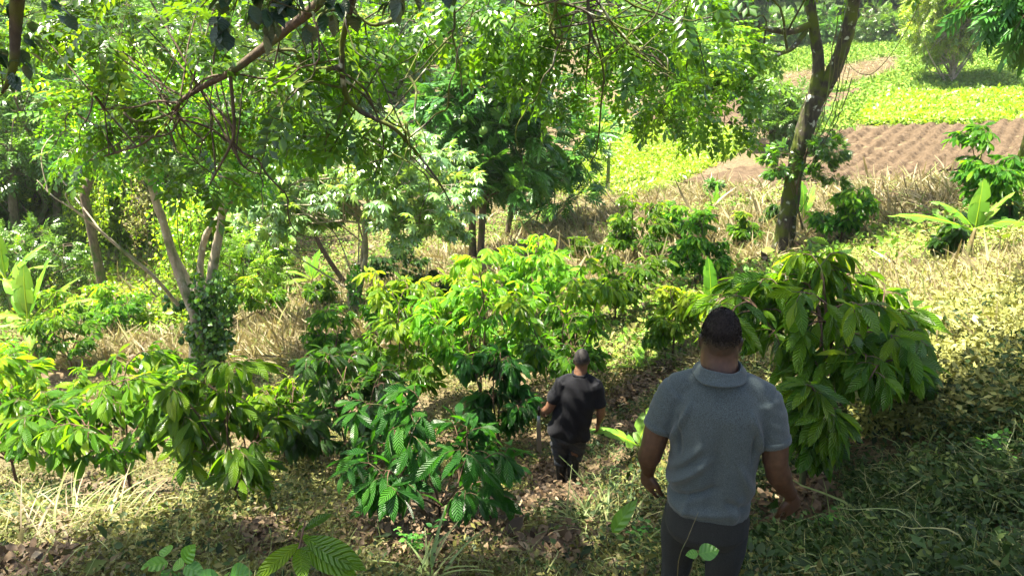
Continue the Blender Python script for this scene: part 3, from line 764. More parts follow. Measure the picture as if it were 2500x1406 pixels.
def hand(g, wrist, d, pn, ts, k=1.0, curl=.5):
    """wrist point, pointing direction, palm normal (towards which fingers curl), thumb side"""
    d = nrm(np.array(d, float)); pn = np.array(pn, float); pn = nrm(pn - d * (pn @ d)); ts = np.array(ts, float); ts = nrm(ts - d * (ts @ d) - pn * (ts @ pn))
    w = np.array(wrist, float)
    pal = [w - d * .03 * k, w + d * .01 * k, w + d * .05 * k, w + d * .092 * k]
    etube(g, pal, np.array([.026, .029, .043, .040]) * k, np.array([.021, .018, .018, .014]) * k, ts, 16, 2.4)
    for off, L, cu in ((.031, .075, .9), (.011, .085, 1.0), (-.010, .080, 1.1), (-.030, .063, 1.25)):
        p = w + d * .082 * k + ts * off * k; dd = d + ts * off * 5.0; dd = nrm(dd); pts = [p]
        for s_, a in ((.42, .55), (.32, .8), (.26, .6)):
            an = curl * a * cu; dd = nrm(dd * math.cos(an) + pn * math.sin(an)); p = p + dd * L * s_ * k; pts.append(p)
        tube(g, smoothpath(pts, 9), np.linspace(.0092, .0068, 9) * k, 8, cap0=True)
    p = w + d * .025 * k + ts * .026 * k; pts = [p, p + (ts * .75 + d * .7 + pn * .25) * .035 * k, p + (ts * .6 + d * 1.3 + pn * .45) * .052 * k, p + (ts * .45 + d * 1.75 + pn * .75) * .058 * k]
    tube(g, smoothpath(pts, 8), np.array([.016, .015, .0135, .012, .0115, .011, .010, .009]) * k, 8, cap0=True)
def person(label, loc, rz, S, skin, shirtm, trousm, hairm, J):
    """J: joints in metres, x to the side, y forward, z up; the figure looks towards +y"""
    t = thing('person', label, 'person', loc, rz)
    b = Geo(); hd = J['head']; hw = J.get('hw', .079)
    ellipsoid(b, (hd[0], hd[1], hd[2]), (hw, .098, .118))
    ellipsoid(b, (hd[0], hd[1] + .030, hd[2] - .055), (hw * .80, .068, .068))          # jaw
    ellipsoid(b, (hd[0], hd[1] + .100, hd[2] - .022), (.013, .022, .022), 12)            # nose
    for s in (-1, 1):
        ellipsoid(b, (hd[0] + s * .030, hd[1] + .079, hd[2] + .004), (.015, .014, .009), 12)
        ellipsoid(b, (hd[0] + s * (hw + .003), hd[1] - .004, hd[2] - .022), (.010, .022, .034), 14, .2)   # ears
        ellipsoid(b, (hd[0] + s * (hw + .009), hd[1] - .014, hd[2] - .008), (.006, .014, .022), 12, .2)
    ellipsoid(b, (hd[0], hd[1] + .090, hd[2] - .064), (.024, .012, .010), 12)            # lips
    nk = J['neck']
    etube(b, [(nk[0], nk[1], nk[2] - .09), nk, (hd[0], hd[1] - .022, hd[2] - .085), (hd[0], hd[1] - .018, hd[2] - .03)], np.array([.085, .070, .068, .066]) * J.get('nks', 1), np.array([.08, .066, .066, .06]) * J.get('nks', 1), (1, 0, 0))
    tor = J['torso']   # (x, y, z, rx, ry)
    T_ = smoothpath([q[:3] for q in tor], 22); rx = np.interp(np.linspace(0, 1, 22), np.linspace(0, 1, len(tor)), [q[3] for q in tor]); ry = np.interp(np.linspace(0, 1, 22), np.linspace(0, 1, len(tor)), [q[4] for q in tor])
    etube(b, T_, rx - .04, ry - .045, (1, 0, 0))
    for a in J['arms']:
        pts = smoothpath(a['p'], 16); r_ = np.interp(np.linspace(0, 1, 16), [0, .25, .48, .52, .65, .97, 1], np.array([.050, .054, .047, .045, .048, .027, .027]) * a.get('k', 1))
        tube(b, pts, r_, 14, cap0=True); hand(b, a['p'][-1], a['hd'], a['pn'], a['ts'], a.get('hk', 1.0), a.get('curl', .5))
    for l in J['legs']:
        pts = smoothpath(l['p'], 14); tube(b, pts, np.interp(np.linspace(0, 1, 14), [0, .45, .55, .7, 1], np.array([.085, .058, .052, .055, .036])), 12, cap0=True)
    remesh(b, 'body', skin, t, J.get('vox', .006), 3)
    c = Geo()
    etube(c, T_, rx, ry, (1, 0, 0), 28, 2.3)
    for a in J['arms']:
        sp = smoothpath(a['sl'], 8); r0, r1 = a['sr']
        tube(c, sp, np.linspace(r0, r1, 8), 18, cap0=True)
    sh = J['yoke']
    for s in sh: tube(c, smoothpath(s[0], 8), np.interp(np.linspace(0, 1, 8), np.linspace(0, 1, len(s[1])), s[1]), 16, cap0=True)
    remesh(c, 'shirt', shirtm, t, J.get('vox', .006) * 1.15, J.get('sm', 5), J.get('sdisp'))
    d = Geo()
    for q in J['hips']: etube(d, [x[:3] for x in q], np.array([x[3] for x in q]), np.array([x[4] for x in q]), (1, 0, 0), 24, 2.2)
    for l in J['legs']:
        pts = smoothpath(l['t'], 16); tube(d, pts, np.interp(np.linspace(0, 1, 16), np.linspace(0, 1, len(l['tr'])), l['tr']), 16, cap0=True)
    remesh(d, 'trousers', trousm, t, J.get('vox', .006) * 1.3, 3, J.get('tdisp'))
    return t
def hair_cap(parent, hd, hw, mat, zcut, grow=.010, fuzz=5000, seed=1, crop=.012):
    r = np.random.default_rng(seed); g = Geo(); n = 44; rows = 18
    rx, ry, rz = hw + grow, .098 + grow, .118 + grow
    th = np.arange(n) * 2 * math.pi / n
    V = []
    for i in range(rows):
        ph = math.pi / 2 - (i + .02) / (rows - 1) * (math.pi / 2 + .75)
        for t in th:
            y = math.sin(t); z_lim = zcut + .035 * max(0, y) + (.085 if y > .6 else 0) + .004 * math.sin(t * 23) + .004 * r.normal()   # higher hairline over the face
            z = math.sin(ph) * rz; k = 1.0
            if z < z_lim: z = z_lim; ph2 = math.asin(max(-1, min(1, z / rz))); k = math.cos(ph2)
            else: k = math.cos(ph)
            sh = 1 - .085 * min(1, max(0, (z_lim + .05 - z) / .05))
            V.append((hd[0] + k * math.cos(t) * rx * sh, hd[1] + k * y * ry * sh, hd[2] + z))
    i = np.arange(rows - 1)[:, None] * n; j = np.arange(n)[None]; j2 = (j + 1) % n
    Q = np.stack([i + j, i + n + j, i + n + j2, i + j2], -1).reshape(-1, 4)
    V = np.array(V); g.add(V, Q)
    u = r.normal(size=(fuzz, 3)); u = nrm(u); u = u[(u[:, 2] * rz > zcut - .022 * r.random(len(u)) ** 1.6) & ~((u[:, 1] > .55) & (u[:, 2] < .45))]
    p = u * np.array([rx, ry, rz]) * .985 + np.array(hd); k = len(p)
    q = nrm(u + r.normal(size=(k, 3)) * .6); s = nrm(np.cross(q, r.normal(size=(k, 3))))
    L = crop * r.uniform(.5, 1.1, (k, 1))
    VV = np.stack([p - s * .0016, p + s * .0016, p + q * L], 1).reshape(-1, 3)
    g.add(VV, None, np.arange(k * 3).reshape(-1, 3))
    return g.obj('hair', mat, parent)
hair_m = cloth_mat('short_black_hair', (.006, .005, .005), (.02, .016, .014), 150, .75, 1.0, .0)
hair_g = cloth_mat('cropped_dark_hair', (.014, .012, .012), (.04, .036, .035), 150, .7, .9, .0)

# front man: grey-blue polo shirt, dark jeans
def fold1(co, no):
    x, y, z = co.T
    def band(a, b, w, amp):   # a soft fold along the segment a-b on the back
        a = np.array(a); b = np.array(b); ab = b - a; q = np.stack([x, z], -1) - a
        t = np.clip((q @ ab) / (ab @ ab), 0, 1); d = np.linalg.norm(q - t[:, None] * ab, axis=1)
        return amp * np.exp(-(d / w) ** 2) * np.sin(math.pi * np.clip(t * .92 + .04, 0, 1)) ** .6
    f = band((-.19, 1.02), (-.03, 1.20), .018, .012) + band((-.19, .965), (.02, 1.08), .016, -.009) + band((-.18, 1.10), (-.06, 1.27), .016, .008)
    f += band((-.17, .93), (.10, .96), .022, .006) + band((.18, 1.0), (.10, 1.20), .016, .008) + band((.185, .95), (.06, 1.02), .018, -.006)
    f += band((-.185, 1.24), (-.12, 1.44), .012, .009) + band((.185, 1.24), (.13, 1.43), .012, .009) + band((0, .95), (.02, 1.35), .03, -.008)
    f += band((-.14, 1.2), (-.16, 1.38), .008, -.006) + band((.15, 1.2), (.15, 1.36), .008, -.006) + band((-.1, .9), (-.09, 1.04), .014, .006) + band((.1, .88), (.12, 1.02), .014, .006)
    f = 2.6 * f * (y < .03)
    arm = (np.abs(x) > .205) & (z > 1.22)
    f += arm * .0035 * np.sin(z * 120 + x * 60) * .25
    n = .0012 * np.sin(x * 31 + 4 * np.sin(z * 13)) * np.sin(z * 27 + 3 * np.sin(x * 17 + y * 11))
    f = f * np.clip((z - .885) / .05, 0, 1)
    return co + no * (f + n)[:, None]
skin1 = skin_mat('dark_brown_skin', (.035, .017, .010), (.066, .033, .020), (1.622, .08))
skin2 = skin_mat('tan_brown_skin', (.11, .052, .030), (.18, .09, .052), (1.60, .05), (.03, .026, .024))
polo = cloth_mat('heather_blue_grey_knit', (.026, .037, .040), (.074, .098, .104), 330, .95, .3, .12)
jeans = cloth_mat('charcoal_denim', (.009, .011, .011), (.032, .036, .036), 400, sheen=.02)
J1 = dict(head=(-.022, .03, 1.690), hw=.075, neck=(-.015, -.015, 1.545), nks=1.12, vox=.006,
    torso=[(0, 0, .885, .176, .148), (0, -.005, .95, .180, .154), (0, -.01, 1.05, .178, .148), (0, -.012, 1.18, .186, .143), (0, -.015, 1.30, .203, .142), (0, -.018, 1.40, .200, .130), (0, -.015, 1.47, .165, .105), (0, -.01, 1.525, .100, .085)],
    arms=[dict(p=[(-.185, -.01, 1.44), (-.232, -.015, 1.30), (-.258, -.03, 1.16), (-.272, .0, 1.08), (-.272, .045, .985)], hd=(.0, .2, -1), pn=(.55, .55, .1), ts=(.8, .55, .1), k=1.12, hk=1.05, curl=.55,
               sl=[(-.165, -.012, 1.45), (-.203, -.015, 1.37), (-.232, -.02, 1.265)], sr=(.080, .072)),
          dict(p=[(.185, -.01, 1.44), (.228, -.02, 1.30), (.250, -.035, 1.17), (.29, .0, 1.06), (.345, .06, .955)], hd=(.22, .25, -1), pn=(-.5, .5, .1), ts=(-.7, .6, .1), k=1.12, hk=1.08, curl=.9,
               sl=[(.165, -.012, 1.45), (.200, -.017, 1.37), (.229, -.025, 1.262)], sr=(.080, .072))],
    yoke=[([(-.03, -.015, 1.515), (-.11, -.015, 1.493), (-.185, -.012, 1.452)], [.058, .060, .064]), ([(.03, -.015, 1.515), (.11, -.015, 1.493), (.185, -.012, 1.452)], [.058, .060, .064])],
    legs=[dict(p=[(-.095, .02, .86), (-.10, .12, .50), (-.10, .10, .08)], t=[(-.088, 0, .84), (-.105, .05, .68), (-.108, .10, .46), (-.105, .07, .12)], tr=[.098, .092, .072, .062]),
          dict(p=[(.095, .0, .86), (.10, -.02, .50), (.10, -.16, .10)], t=[(.088, 0, .84), (.095, -.01, .68), (.092, .0, .46), (.092, -.16, .12)], tr=[.098, .090, .070, .060])],
    hips=[[(0, -.01, .97, .165, .128), (0, -.015, .90, .176, .140), (0, -.015, .80, .180, .142), (0, -.005, .755, .165, .12)]], sdisp=fold1, sm=8)
D1 = 2.87; p = P(1782, 757, D1)
loc1 = np.array([p[0], D1, 0]); loc1[2] = P(1765, 757, D1)[2] - 1.823
man1 = person('man in a grey-blue polo shirt and charcoal jeans walking away down the slope', loc1, R(-14), 1, skin1, polo, jeans, hair_m, J1)
hair_cap(man1, J1['head'], .075, hair_m, .006, .005, 12000, 3, .007)
g = Geo()   # polo collar: a folded band round the neck, its rear edge hanging on the shirt
nn_ = 40; th = np.linspace(-math.pi * 1.30, math.pi * .30, nn_)
rows = [(.076, .074, 1.550), (.0775, .076, 1.584), (.079, .078, 1.589), (.0825, .082, 1.589), (.0855, .085, 1.585), (.108, .104, 1.561), (.1105, .1065, 1.558), (.1105, .1065, 1.554), (.100, .098, 1.553)]
V = []
for (a, b, z) in rows:
    for t_ in th:
        back = .5 - .5 * math.sin(t_)
        zz = z - max(0, a - .080) * .35 * back
        V.append((-.012 + a * math.cos(t_), -.018 + b * math.sin(t_) * (1 + .12 * back * (z < 1.56)), zz + .004 * math.sin(t_ * 3 + z * 40)))
i = np.arange(len(rows) - 1)[:, None] * nn_; j = np.arange(nn_ - 1)[None]
g.add(V, np.stack([i + j, i + j + 1, i + nn_ + j + 1, i + nn_ + j], -1).reshape(-1, 4))
g.obj('collar', polo, man1)
for k_, a_ in enumerate(J1['arms']):
    g = Geo(); e = np.array(a_['sl'][2]); dd = nrm(e - np.array(a_['sl'][1]))
    tube(g, [e - dd * .026, e - dd * .020, e + dd * .0015, e + dd * .004], [.0725, .0755, .0748, .070], 28, cap=False); g.obj('cuff', polo, man1)
g = Geo()
for s in (-1, 1):   # beard seen at both sides of the jaw
    for k_ in range(260):
        u = rng.random(); c = np.array([-.022 + s * (.071 - .014 * u), .045 + .03 * rng.random(), 1.652 - .085 * u]); q = nrm(np.array([s, .1, -.6]) + rng.normal(size=3) * .5); s2 = np.cross(q, UP) * .0016
        g.add([c - s2, c + s2, c + q * .011], None, [(0, 1, 2)])
tube(g, smoothpath([(-.022 - .066, .045, 1.648), (-.022 - .058, .07, 1.606), (-.022 - .03, .112, 1.575), (-.022, .122, 1.570), (-.022 + .03, .112, 1.575), (-.022 + .058, .07, 1.606), (-.022 + .066, .045, 1.648)], 20), .011, 8, cap0=True)
g.obj('beard', hair_m, man1)
for s, yf in ((-1, .10), (1, -.14)):
    g = Geo(); z0 = .045
    etube(g, [(s * .10, yf - .06, z0 + .01), (s * .10, yf - .02, z0 + .03), (s * .105, yf + .08, z0 + .015), (s * .11, yf + .20, z0)], np.array([.035, .04, .05, .035]), np.array([.045, .055, .045, .025]), (1, 0, 0), 16)
    g.obj('shoe', jeans, man1)

# second man: black T-shirt, dark trousers tucked in rubber boots
black = cloth_mat('washed_black_cotton', (.004, .004, .006), (.013, .0135, .017), 200, sheen=.03)
trouser2 = cloth_mat('worn_slate_trousers', (.02, .022, .026), (.06, .064, .072), 200, sheen=.03)
rubber = cloth_mat('black_rubber_boots', (.008, .008, .008), (.028, .026, .024), 30, .45, .2, 0)
def fold2(co, no):
    x, y, z = co.T
    f = .010 * np.sin(x * 26 + 5 * np.sin(z * 5)) * np.clip((1.25 - z) / .4, 0, 1) + .006 * np.sin(z * 30 + x * 22 + 2 * np.sin(x * 15))
    return co + no * f[:, None]
def fold3(co, no):
    x, y, z = co.T
    return co + no * (.008 * np.sin(z * 60 + x * 35 + 2 * np.sin(y * 30)))[:, None]
J2 = dict(head=(.035, .05, 1.655), hw=.080, neck=(.02, .0, 1.50), nks=.98, vox=.009,
    torso=[(-.085, .0, .755, .235, .165), (-.065, -.01, .86, .225, .165), (-.035, -.015, 1.02, .212, .16), (-.01, -.015, 1.16, .208, .155), (.005, -.015, 1.28, .215, .145), (.01, -.01, 1.38, .20, .125), (.02, -.005, 1.455, .13, .095), (.02, 0, 1.495, .085, .08)],
    arms=[dict(p=[(-.17, -.01, 1.38), (-.24, -.04, 1.25), (-.30, -.03, 1.09), (-.335, .06, 1.01), (-.365, .15, .95)], hd=(-.1, .5, -.9), pn=(.5, .3, .2), ts=(.3, .9, .2), k=1.1, curl=1.1,
               sl=[(-.15, -.01, 1.40), (-.215, -.03, 1.29), (-.262, -.035, 1.175)], sr=(.088, .082)),
          dict(p=[(.19, -.01, 1.38), (.24, -.02, 1.24), (.262, -.03, 1.08), (.262, .0, .98), (.25, .04, .88)], hd=(-.08, .15, -1), pn=(-.7, .3, .1), ts=(-.6, .7, .1), k=1.1, hk=1.1, curl=.7,
               sl=[(.165, -.01, 1.40), (.212, -.02, 1.29), (.238, -.03, 1.14)], sr=(.088, .080))],
    yoke=[([(-.0, 0, 1.465), (-.08, 0, 1.435), (-.16, 0, 1.39)], [.06, .066, .07]), ([(.04, 0, 1.465), (.12, 0, 1.435), (.18, 0, 1.39)], [.06, .066, .07])],
    legs=[dict(p=[(-.16, .02, .82), (-.165, .10, .45), (-.15, .02, .08)], t=[(-.165, .0, .80), (-.185, .05, .62), (-.165, .09, .44), (-.150, .05, .30)], tr=[.105, .098, .085, .070]),
          dict(p=[(.0, .0, .82), (.0, .06, .48), (-.02, -.06, .10)], t=[(.0, 0, .80), (.02, .03, .66), (.015, .10, .48), (-.01, .06, .36)], tr=[.115, .11, .095, .074])],
    hips=[[(-.07, -.01, .90, .17, .13), (-.075, -.01, .80, .19, .145), (-.075, 0, .70, .185, .13)]], sdisp=fold2, tdisp=fold3, sm=4)
D2 = 7.5; p = P(1413, 857, D2); loc2 = np.array([p[0], D2, p[2] - 1.775])
man2 = person('man in a black T-shirt and dark boots walking downhill ahead', loc2, R(-3), 1, skin2, black, trouser2, hair_g, J2)
hair_cap(man2, J2['head'], .080, hair_g, -.02, .002, 2500, 5, .005)
g = Geo(); tube(g, [(.02 + .075 * math.cos(a), -.003 + .07 * math.sin(a), 1.515 - .008 * math.sin(-a)) for a in np.linspace(0, 6.283, 25)], .012, 8, cap=False); g.obj('collar', black, man2)
for (x0, yf, yk, zk, hz) in ((-.15, .02, .07, .40, .0), (-.02, -.06, .07, .44, .0)):
    g = Geo(); tube(g, smoothpath([(x0, yk, zk), (x0, (yk + yf) / 2 - .01, .25), (x0, yf, .09)], 8), [.072, .072, .068, .064, .058, .052, .050, .055], 16)
    etube(g, [(x0, yf - .06, .05), (x0, yf, .055), (x0, yf + .10, .045), (x0, yf + .21, .035)], np.array([.038, .046, .05, .035]), np.array([.05, .058, .045, .028]), (1, 0, 0), 16)
    g.obj('boot', rubber, man2)
steel, nt, N = newmat('dull_grey_steel')
b_ = N('ShaderNodeBsdfPrincipled', inp={'Roughness': .45, 'Metallic': .8, 'Base Color': (.25, .26, .25, 1)}); nt.links.new(b_.outputs[0], N('ShaderNodeOutputMaterial').inputs[0])
hw = loc2 + np.array([-.385 - .02, .20, .88])
t = thing('machete', 'thin grey blade hanging from the hand of the man in black', 'machete', hw - np.array([0, 0, .45]))
g = Geo(); etube(g, [(0, 0, .44), (0, 0, .30), (.005, 0, .10), (.01, 0, -.02), (.03, 0, -.06)], np.array([.018, .022, .028, .026, .004]), np.array([.0015] * 5), (1, 0, 0), 8); g.obj('blade', steel, t)
g = Geo(); etube(g, [(0, 0, .55), (0, 0, .44)], np.array([.016, .014]), np.array([.011, .010]), (1, 0, 0), 10); g.obj('handle', rubber, t)
# ---------------------------------------------------------------- cocoa bushes: (base x, y in the photo, crown height px, half width px, branches, leaf m, material, label, extras)
def bush(px, py, hpx, wpx, nb, leaf, mat, label, seed, D=None, group='young cocoa trees planted on the slope', **k):
    b = G(px, py) if D is None else P(px, py, D)
    dep = camdepth(b); el = math.atan2(-b[2], b[1])
    H = max(.40 * hpx, (hpx - .70 * wpx * math.sin(el)) * .95) * dep / FPX / math.cos(min(el, .6)); W = max(.12, (wpx * dep / FPX - leaf * .5) / 1.2)
    k.setdefault('zmin', .42)
    if b[1] > 9: leaf *= .84; k['dens'] = k.get('dens', 1.) * 1.15
    return cocoa_thing(b, label, H, W, nb, leaf, seed, mat, group=group, **k)
N_ = dict(tpl='cocoa')
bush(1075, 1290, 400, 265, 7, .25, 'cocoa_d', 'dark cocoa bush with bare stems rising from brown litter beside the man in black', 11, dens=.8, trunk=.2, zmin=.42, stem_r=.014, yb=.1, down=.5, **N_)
bush(590, 1250, 400, 200, 7, .25, 'cocoa', 'cocoa bush with low hanging leaves nearest below the ivy-covered tree', 12, dens=.78, trunk=.15, stem_r=.014, yb=.15, down=.6, **N_)
bush(322, 1215, 370, 215, 7, .24, 'cocoa', 'cocoa bush on a thin single dark trunk forking low, near the dry grass clump', 13, trunk=.3, stem_r=.02, yb=.3, dens=1.0, **N_)
bush(1990, 1000, 385, 262, 12, .25, 'cocoa', 'large leaning cocoa bush with big ribbed leaves beside the polo man', 14, D=5.3, zmin=.45, trunk=.3, stem_r=.022, yb=.25, dens=.9, down=.65, spread=1.05, **N_)
bush(50, 1200, 330, 150, 6, .24, 'cocoa', 'cocoa bush cut by the picture edge under the banana plants', 15, yb=.4, **N_)
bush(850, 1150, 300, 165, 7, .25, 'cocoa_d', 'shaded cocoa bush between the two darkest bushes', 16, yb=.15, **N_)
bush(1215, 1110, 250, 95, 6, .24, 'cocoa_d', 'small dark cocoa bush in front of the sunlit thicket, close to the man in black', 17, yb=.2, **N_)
bush(1175, 1010, 380, 150, 8, .27, 'cocoa_y', 'tallest sunlit cocoa bush in the middle thicket, yellow-green at the top', 18, yb=.5)
bush(1380, 985, 340, 150, 8, .26, 'cocoa', 'broad cocoa bush right behind the head of the man in black', 19, yb=.45)
bush(985, 1020, 330, 125, 7, .26, 'cocoa_y', 'bright cocoa bush at the near edge of the middle thicket above the dark bush', 20, yb=.5)
bush(1500, 800, 200, 105, 7, .25, 'cocoa', 'rounded green cocoa bush on the far side of the middle thicket', 21, yb=.1)
bush(1300, 810, 230, 115, 7, .26, 'cocoa_y', 'pointed cocoa bush at the top of the middle thicket under the breadfruit trees', 22, yb=.45)
bush(820, 905, 165, 95, 6, .24, 'cocoa', 'cocoa bush below the vine-wrapped stump', 23, yb=.15)
bush(940, 810, 110, 65, 5, .24, 'cocoa', 'low cocoa bush beside the foot of the vine-wrapped stump', 24)
bush(465, 1110, 210, 90, 6, .24, 'cocoa_y', 'bright sunlit cocoa bush at the foot of the ivy-covered tree', 25, yb=.5)
bush(60, 1015, 170, 85, 6, .23, 'cocoa_y', 'sunny cocoa bush just below the pair of banana stems', 26, yb=.4)
bush(180, 920, 200, 90, 6, .24, 'cocoa', 'cocoa bush shading bare ground beside the banana stems', 27, yb=.35)
bush(390, 1040, 190, 85, 6, .25, 'cocoa', 'cocoa bush half hiding the base of the ivy-covered tree', 28, yb=.2)
bush(641, 802, 130, 62, 6, .23, 'cocoa_y', 'small round bright cocoa tree on a bare stem in dry grass', 29, trunk=.3, yb=.5)
bush(650, 690, 130, 62, 6, .26, 'cocoa_d', 'dark cocoa bush behind the small round bright one', 30)
bush(790, 755, 90, 50, 5, .25, 'cocoa', 'cocoa bush near the fallen log', 31, yb=.3)
bush(300, 805, 120, 85, 6, .26, 'cocoa', 'wide yellowish cocoa bush under the long leaning grey stem', 32, yb=.45)
bush(210, 800, 80, 45, 5, .26, 'cocoa_y', 'bright cocoa bush right behind the banana leaves', 33, yb=.5)
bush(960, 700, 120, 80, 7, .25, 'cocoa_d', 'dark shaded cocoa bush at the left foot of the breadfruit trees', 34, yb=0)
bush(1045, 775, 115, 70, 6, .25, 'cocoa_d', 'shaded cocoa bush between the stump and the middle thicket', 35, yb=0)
bush(1545, 655, 170, 85, 8, .25, 'cocoa', 'leafy cocoa bush growing below the yellow-green crop', 36, yb=.3)
bush(1660, 610, 120, 80, 7, .25, 'cocoa', 'cocoa bush closest to the small trimmed round shrub', 37, yb=.3)
bush(1705, 705, 160, 80, 7, .25, 'cocoa', 'cocoa bush with drooping lower leaves standing above the sapling', 38, yb=.2)
bush(1815, 615, 100, 52, 6, .24, 'cocoa', 'small bright cocoa bush just left of the big forked trunk', 39, yb=.4)
bush(1890, 560, 60, 38, 5, .24, 'cocoa_d', 'tiny dark cocoa bush touching the forked trunk', 40)
bush(2050, 605, 145, 85, 8, .25, 'cocoa', 'dense cocoa bush right of the forked trunk', 41, yb=.3)
bush(2380, 560, 245, 110, 9, .26, 'cocoa', 'tall cocoa bush behind the young banana plant', 42, yb=.15)
bush(2300, 650, 110, 45, 5, .24, 'cocoa_d', 'small cocoa bush under the long banana leaf', 43)
bush(2460, 560, 60, 50, 5, .24, 'cocoa_d', 'low dark cocoa bush near the leaning trunk at the picture edge', 44)
bush(700, 1130, 200, 110, 6, .25, 'cocoa', 'lit cocoa bush filling the gap between the ivy-covered tree and the shaded bushes', 45, yb=.4)
bush(1105, 880, 200, 90, 6, .26, 'cocoa_y', 'yellow-green cocoa bush in the left part of the middle thicket', 46, yb=.5)
bush(150, 1100, 190, 90, 6, .24, 'cocoa', 'cocoa bush between the picture edge bush and the one on a single trunk', 47, yb=.4)
bush(560, 640, 60, 36, 5, .26, 'cocoa', 'small cocoa bush just right of the two pale tree limbs', 48)
bush(1420, 650, 70, 45, 5, .25, 'cocoa', 'low cocoa bush on the dry grass right of the thinnest breadfruit trunk', 49, yb=.2)
bush(1965, 1140, 190, 60, 4, .25, 'cocoa', 'low cocoa shoots with hanging leaves beside the right sleeve of the man in the polo', 52, D=4.3, yb=.2, **N_)
# thin sapling with glossy whitish leaves
bush(1640, 882, 180, 78, 7, .21, 'cocoa_y', 'thin-stemmed sapling with pale shiny leaves left of the head of the man in the polo', 50, group=None, trunk=.62, stem_r=.014, flat=.1, down=.25, yb=.8)

# ---------------------------------------------------------------- banana plants
def banana_leaf(L, w, az, el, bend, r, torn=.35, roll=0.0):
    n = 30; g = Geo(); t = np.linspace(0, 1, n)
    o = np.array([math.cos(az), math.sin(az), 0]); ang = el - bend * t ** 1.5
    dl = L / (n - 1); pt = np.zeros((n, 3))
    for i in range(1, n): pt[i] = pt[i - 1] + dl * (o * math.cos(ang[i]) + UP * math.sin(ang[i]))
    tan = nrm(np.gradient(pt, axis=0)); side = np.array([-math.sin(az), math.cos(az), 0.0]); nn = np.cross(tan, side); nn = nn * np.sign(nn[:, 2:3] + 1e-6)
    sd = side * math.cos(roll) + nn * math.sin(roll)
    hw = w * .5 * np.clip(np.sin(math.pi * np.clip((t - .13) / .87, 0, 1) ** .62), 0, 1) ** .55
    tube(g, pt, np.linspace(.022, .004, n) * L / 1.4, 6, rnd=.9)
    for s in (-1, 1):
        i = 3
        while i < n - 1:
            k = int(r.integers(2, 5)) if r.random() < torn else int(r.integers(5, 10)); j = min(n - 1, i + k)
            dr = r.normal() * .16 - .12 - (.45 * r.random() if r.random() < torn else 0)
            sl = r.normal() * .06
            V = []; U = []
            for q in range(i, j + 1):
                inn = pt[q]; f = (q - i) / max(1, j - i); trim = 1 - .10 * torn * (abs(f - .5) * 2) ** 3
                s2 = sd[q] * s * math.cos(dr) + nn[q] * math.sin(dr)
                mid = inn + (sd[q] * s * math.cos(dr * .3) + nn[q] * (.12 + math.sin(dr * .3))) * hw[q] * .5
                out = inn + s2 * hw[q] * trim + tan[q] * (sl + .02) + nn[q] * .04 * w
                V += [inn, mid, out]; U += [(.5, t[q]), (.5 + s * .25, t[q]), (.5 + s * .5, t[q])]
            Q = []; UQ = []
            for q in range(j - i):
                for m_ in (0, 1):
                    a = 3 * q + m_; f = (a, a + 1, a + 4, a + 3); Q.append(f); UQ.append([U[x] for x in f])
            g.add(V, Q, None, UQ, rnd=np.clip(.35 + r.random() * .3, 0, 1)); i = j
    return g
def banana(base, label, h, leafs, seed, stem_r=.07, group=None, lean=(0, 0), name='banana_plant'):
    """leafs: (length, width, azimuth deg, elevation deg, bend, torn)"""
    r = np.random.default_rng(seed); t = thing(name, label, 'banana plant', base, 0, group)
    g = Geo(); top = np.array([lean[0], lean[1], h])
    tube(g, smoothpath([(0, 0, -.15), top * .45 + r.normal(size=3) * .01, top], 9), np.linspace(stem_r * 1.15, stem_r * .55, 9), 12, lump=.04)
    g.obj('stem', M['bananastem'], t)
    for (L, w, az, el, be, torn) in leafs:
        gl = banana_leaf(L, w, R(az), R(el), be, r, torn, r.normal() * .15)
        o = gl.obj('leaf', M['banana'], t); o.location = top - UP * .08 * h * r.random()
    return t
b = G(2352, 655)
banana(b, 'young banana plant with one upright glowing leaf on the right bank', .60, [(1.25, .28, 174, 20, .45, .95), (.80, .26, 150, 52, 1.0, .6), (.72, .28, 72, 84, .3, .0), (.85, .17, 18, 50, .4, .2), (.80, .22, -6, 24, .8, .95)], 61, .05, lean=(.10, .1))
b = G(100, 905)
banana(b, 'sunlit banana plant with two brown stems and many torn leaves', 1.35, [(1.5, .42, 168, 18, 1.1, .9), (1.6, .40, 185, 5, .9, .9), (1.35, .42, 120, 72, .5, .1), (1.3, .42, 95, 80, .3, .0), (1.45, .36, 50, 70, .4, .4), (1.6, .38, 28, 48, .5, .4), (1.7, .40, 12, 32, .7, .7), (1.6, .4, -12, 12, .9, .8), (1.3, .38, 140, 60, .9, .2), (1.2, .3, -60, 10, 1.0, .5)], 62, .085)
bb = b + np.array([-.32, .25, .12]); g = Geo()
b2 = P(45, 800, 21); b2[2] = gz(b2[0], b2[1])
banana(b2, 'taller darker banana plant behind the sunlit one, one leaf straight up', 1.3, [(1.35, .36, 95, 84, .15, .0), (1.5, .38, 40, 50, .6, .4), (1.5, .38, 15, 35, .9, .7), (1.4, .38, 150, 48, .9, .3), (1.4, .38, 175, 30, 1.1, .5), (1.4, .38, -30, 20, 1., .6)], 63, .12)
banana(G(765, 720), 'small pale banana plant under the leaning dead stem', .5, [(.9, .26, 170, 35, 1.0, .3), (.9, .26, 60, 72, .4, .0), (.8, .26, 20, 48, .8, .2), (.9, .28, 200, 15, .6, .2), (.8, .26, 120, 60, .5, .1)], 64, .05)
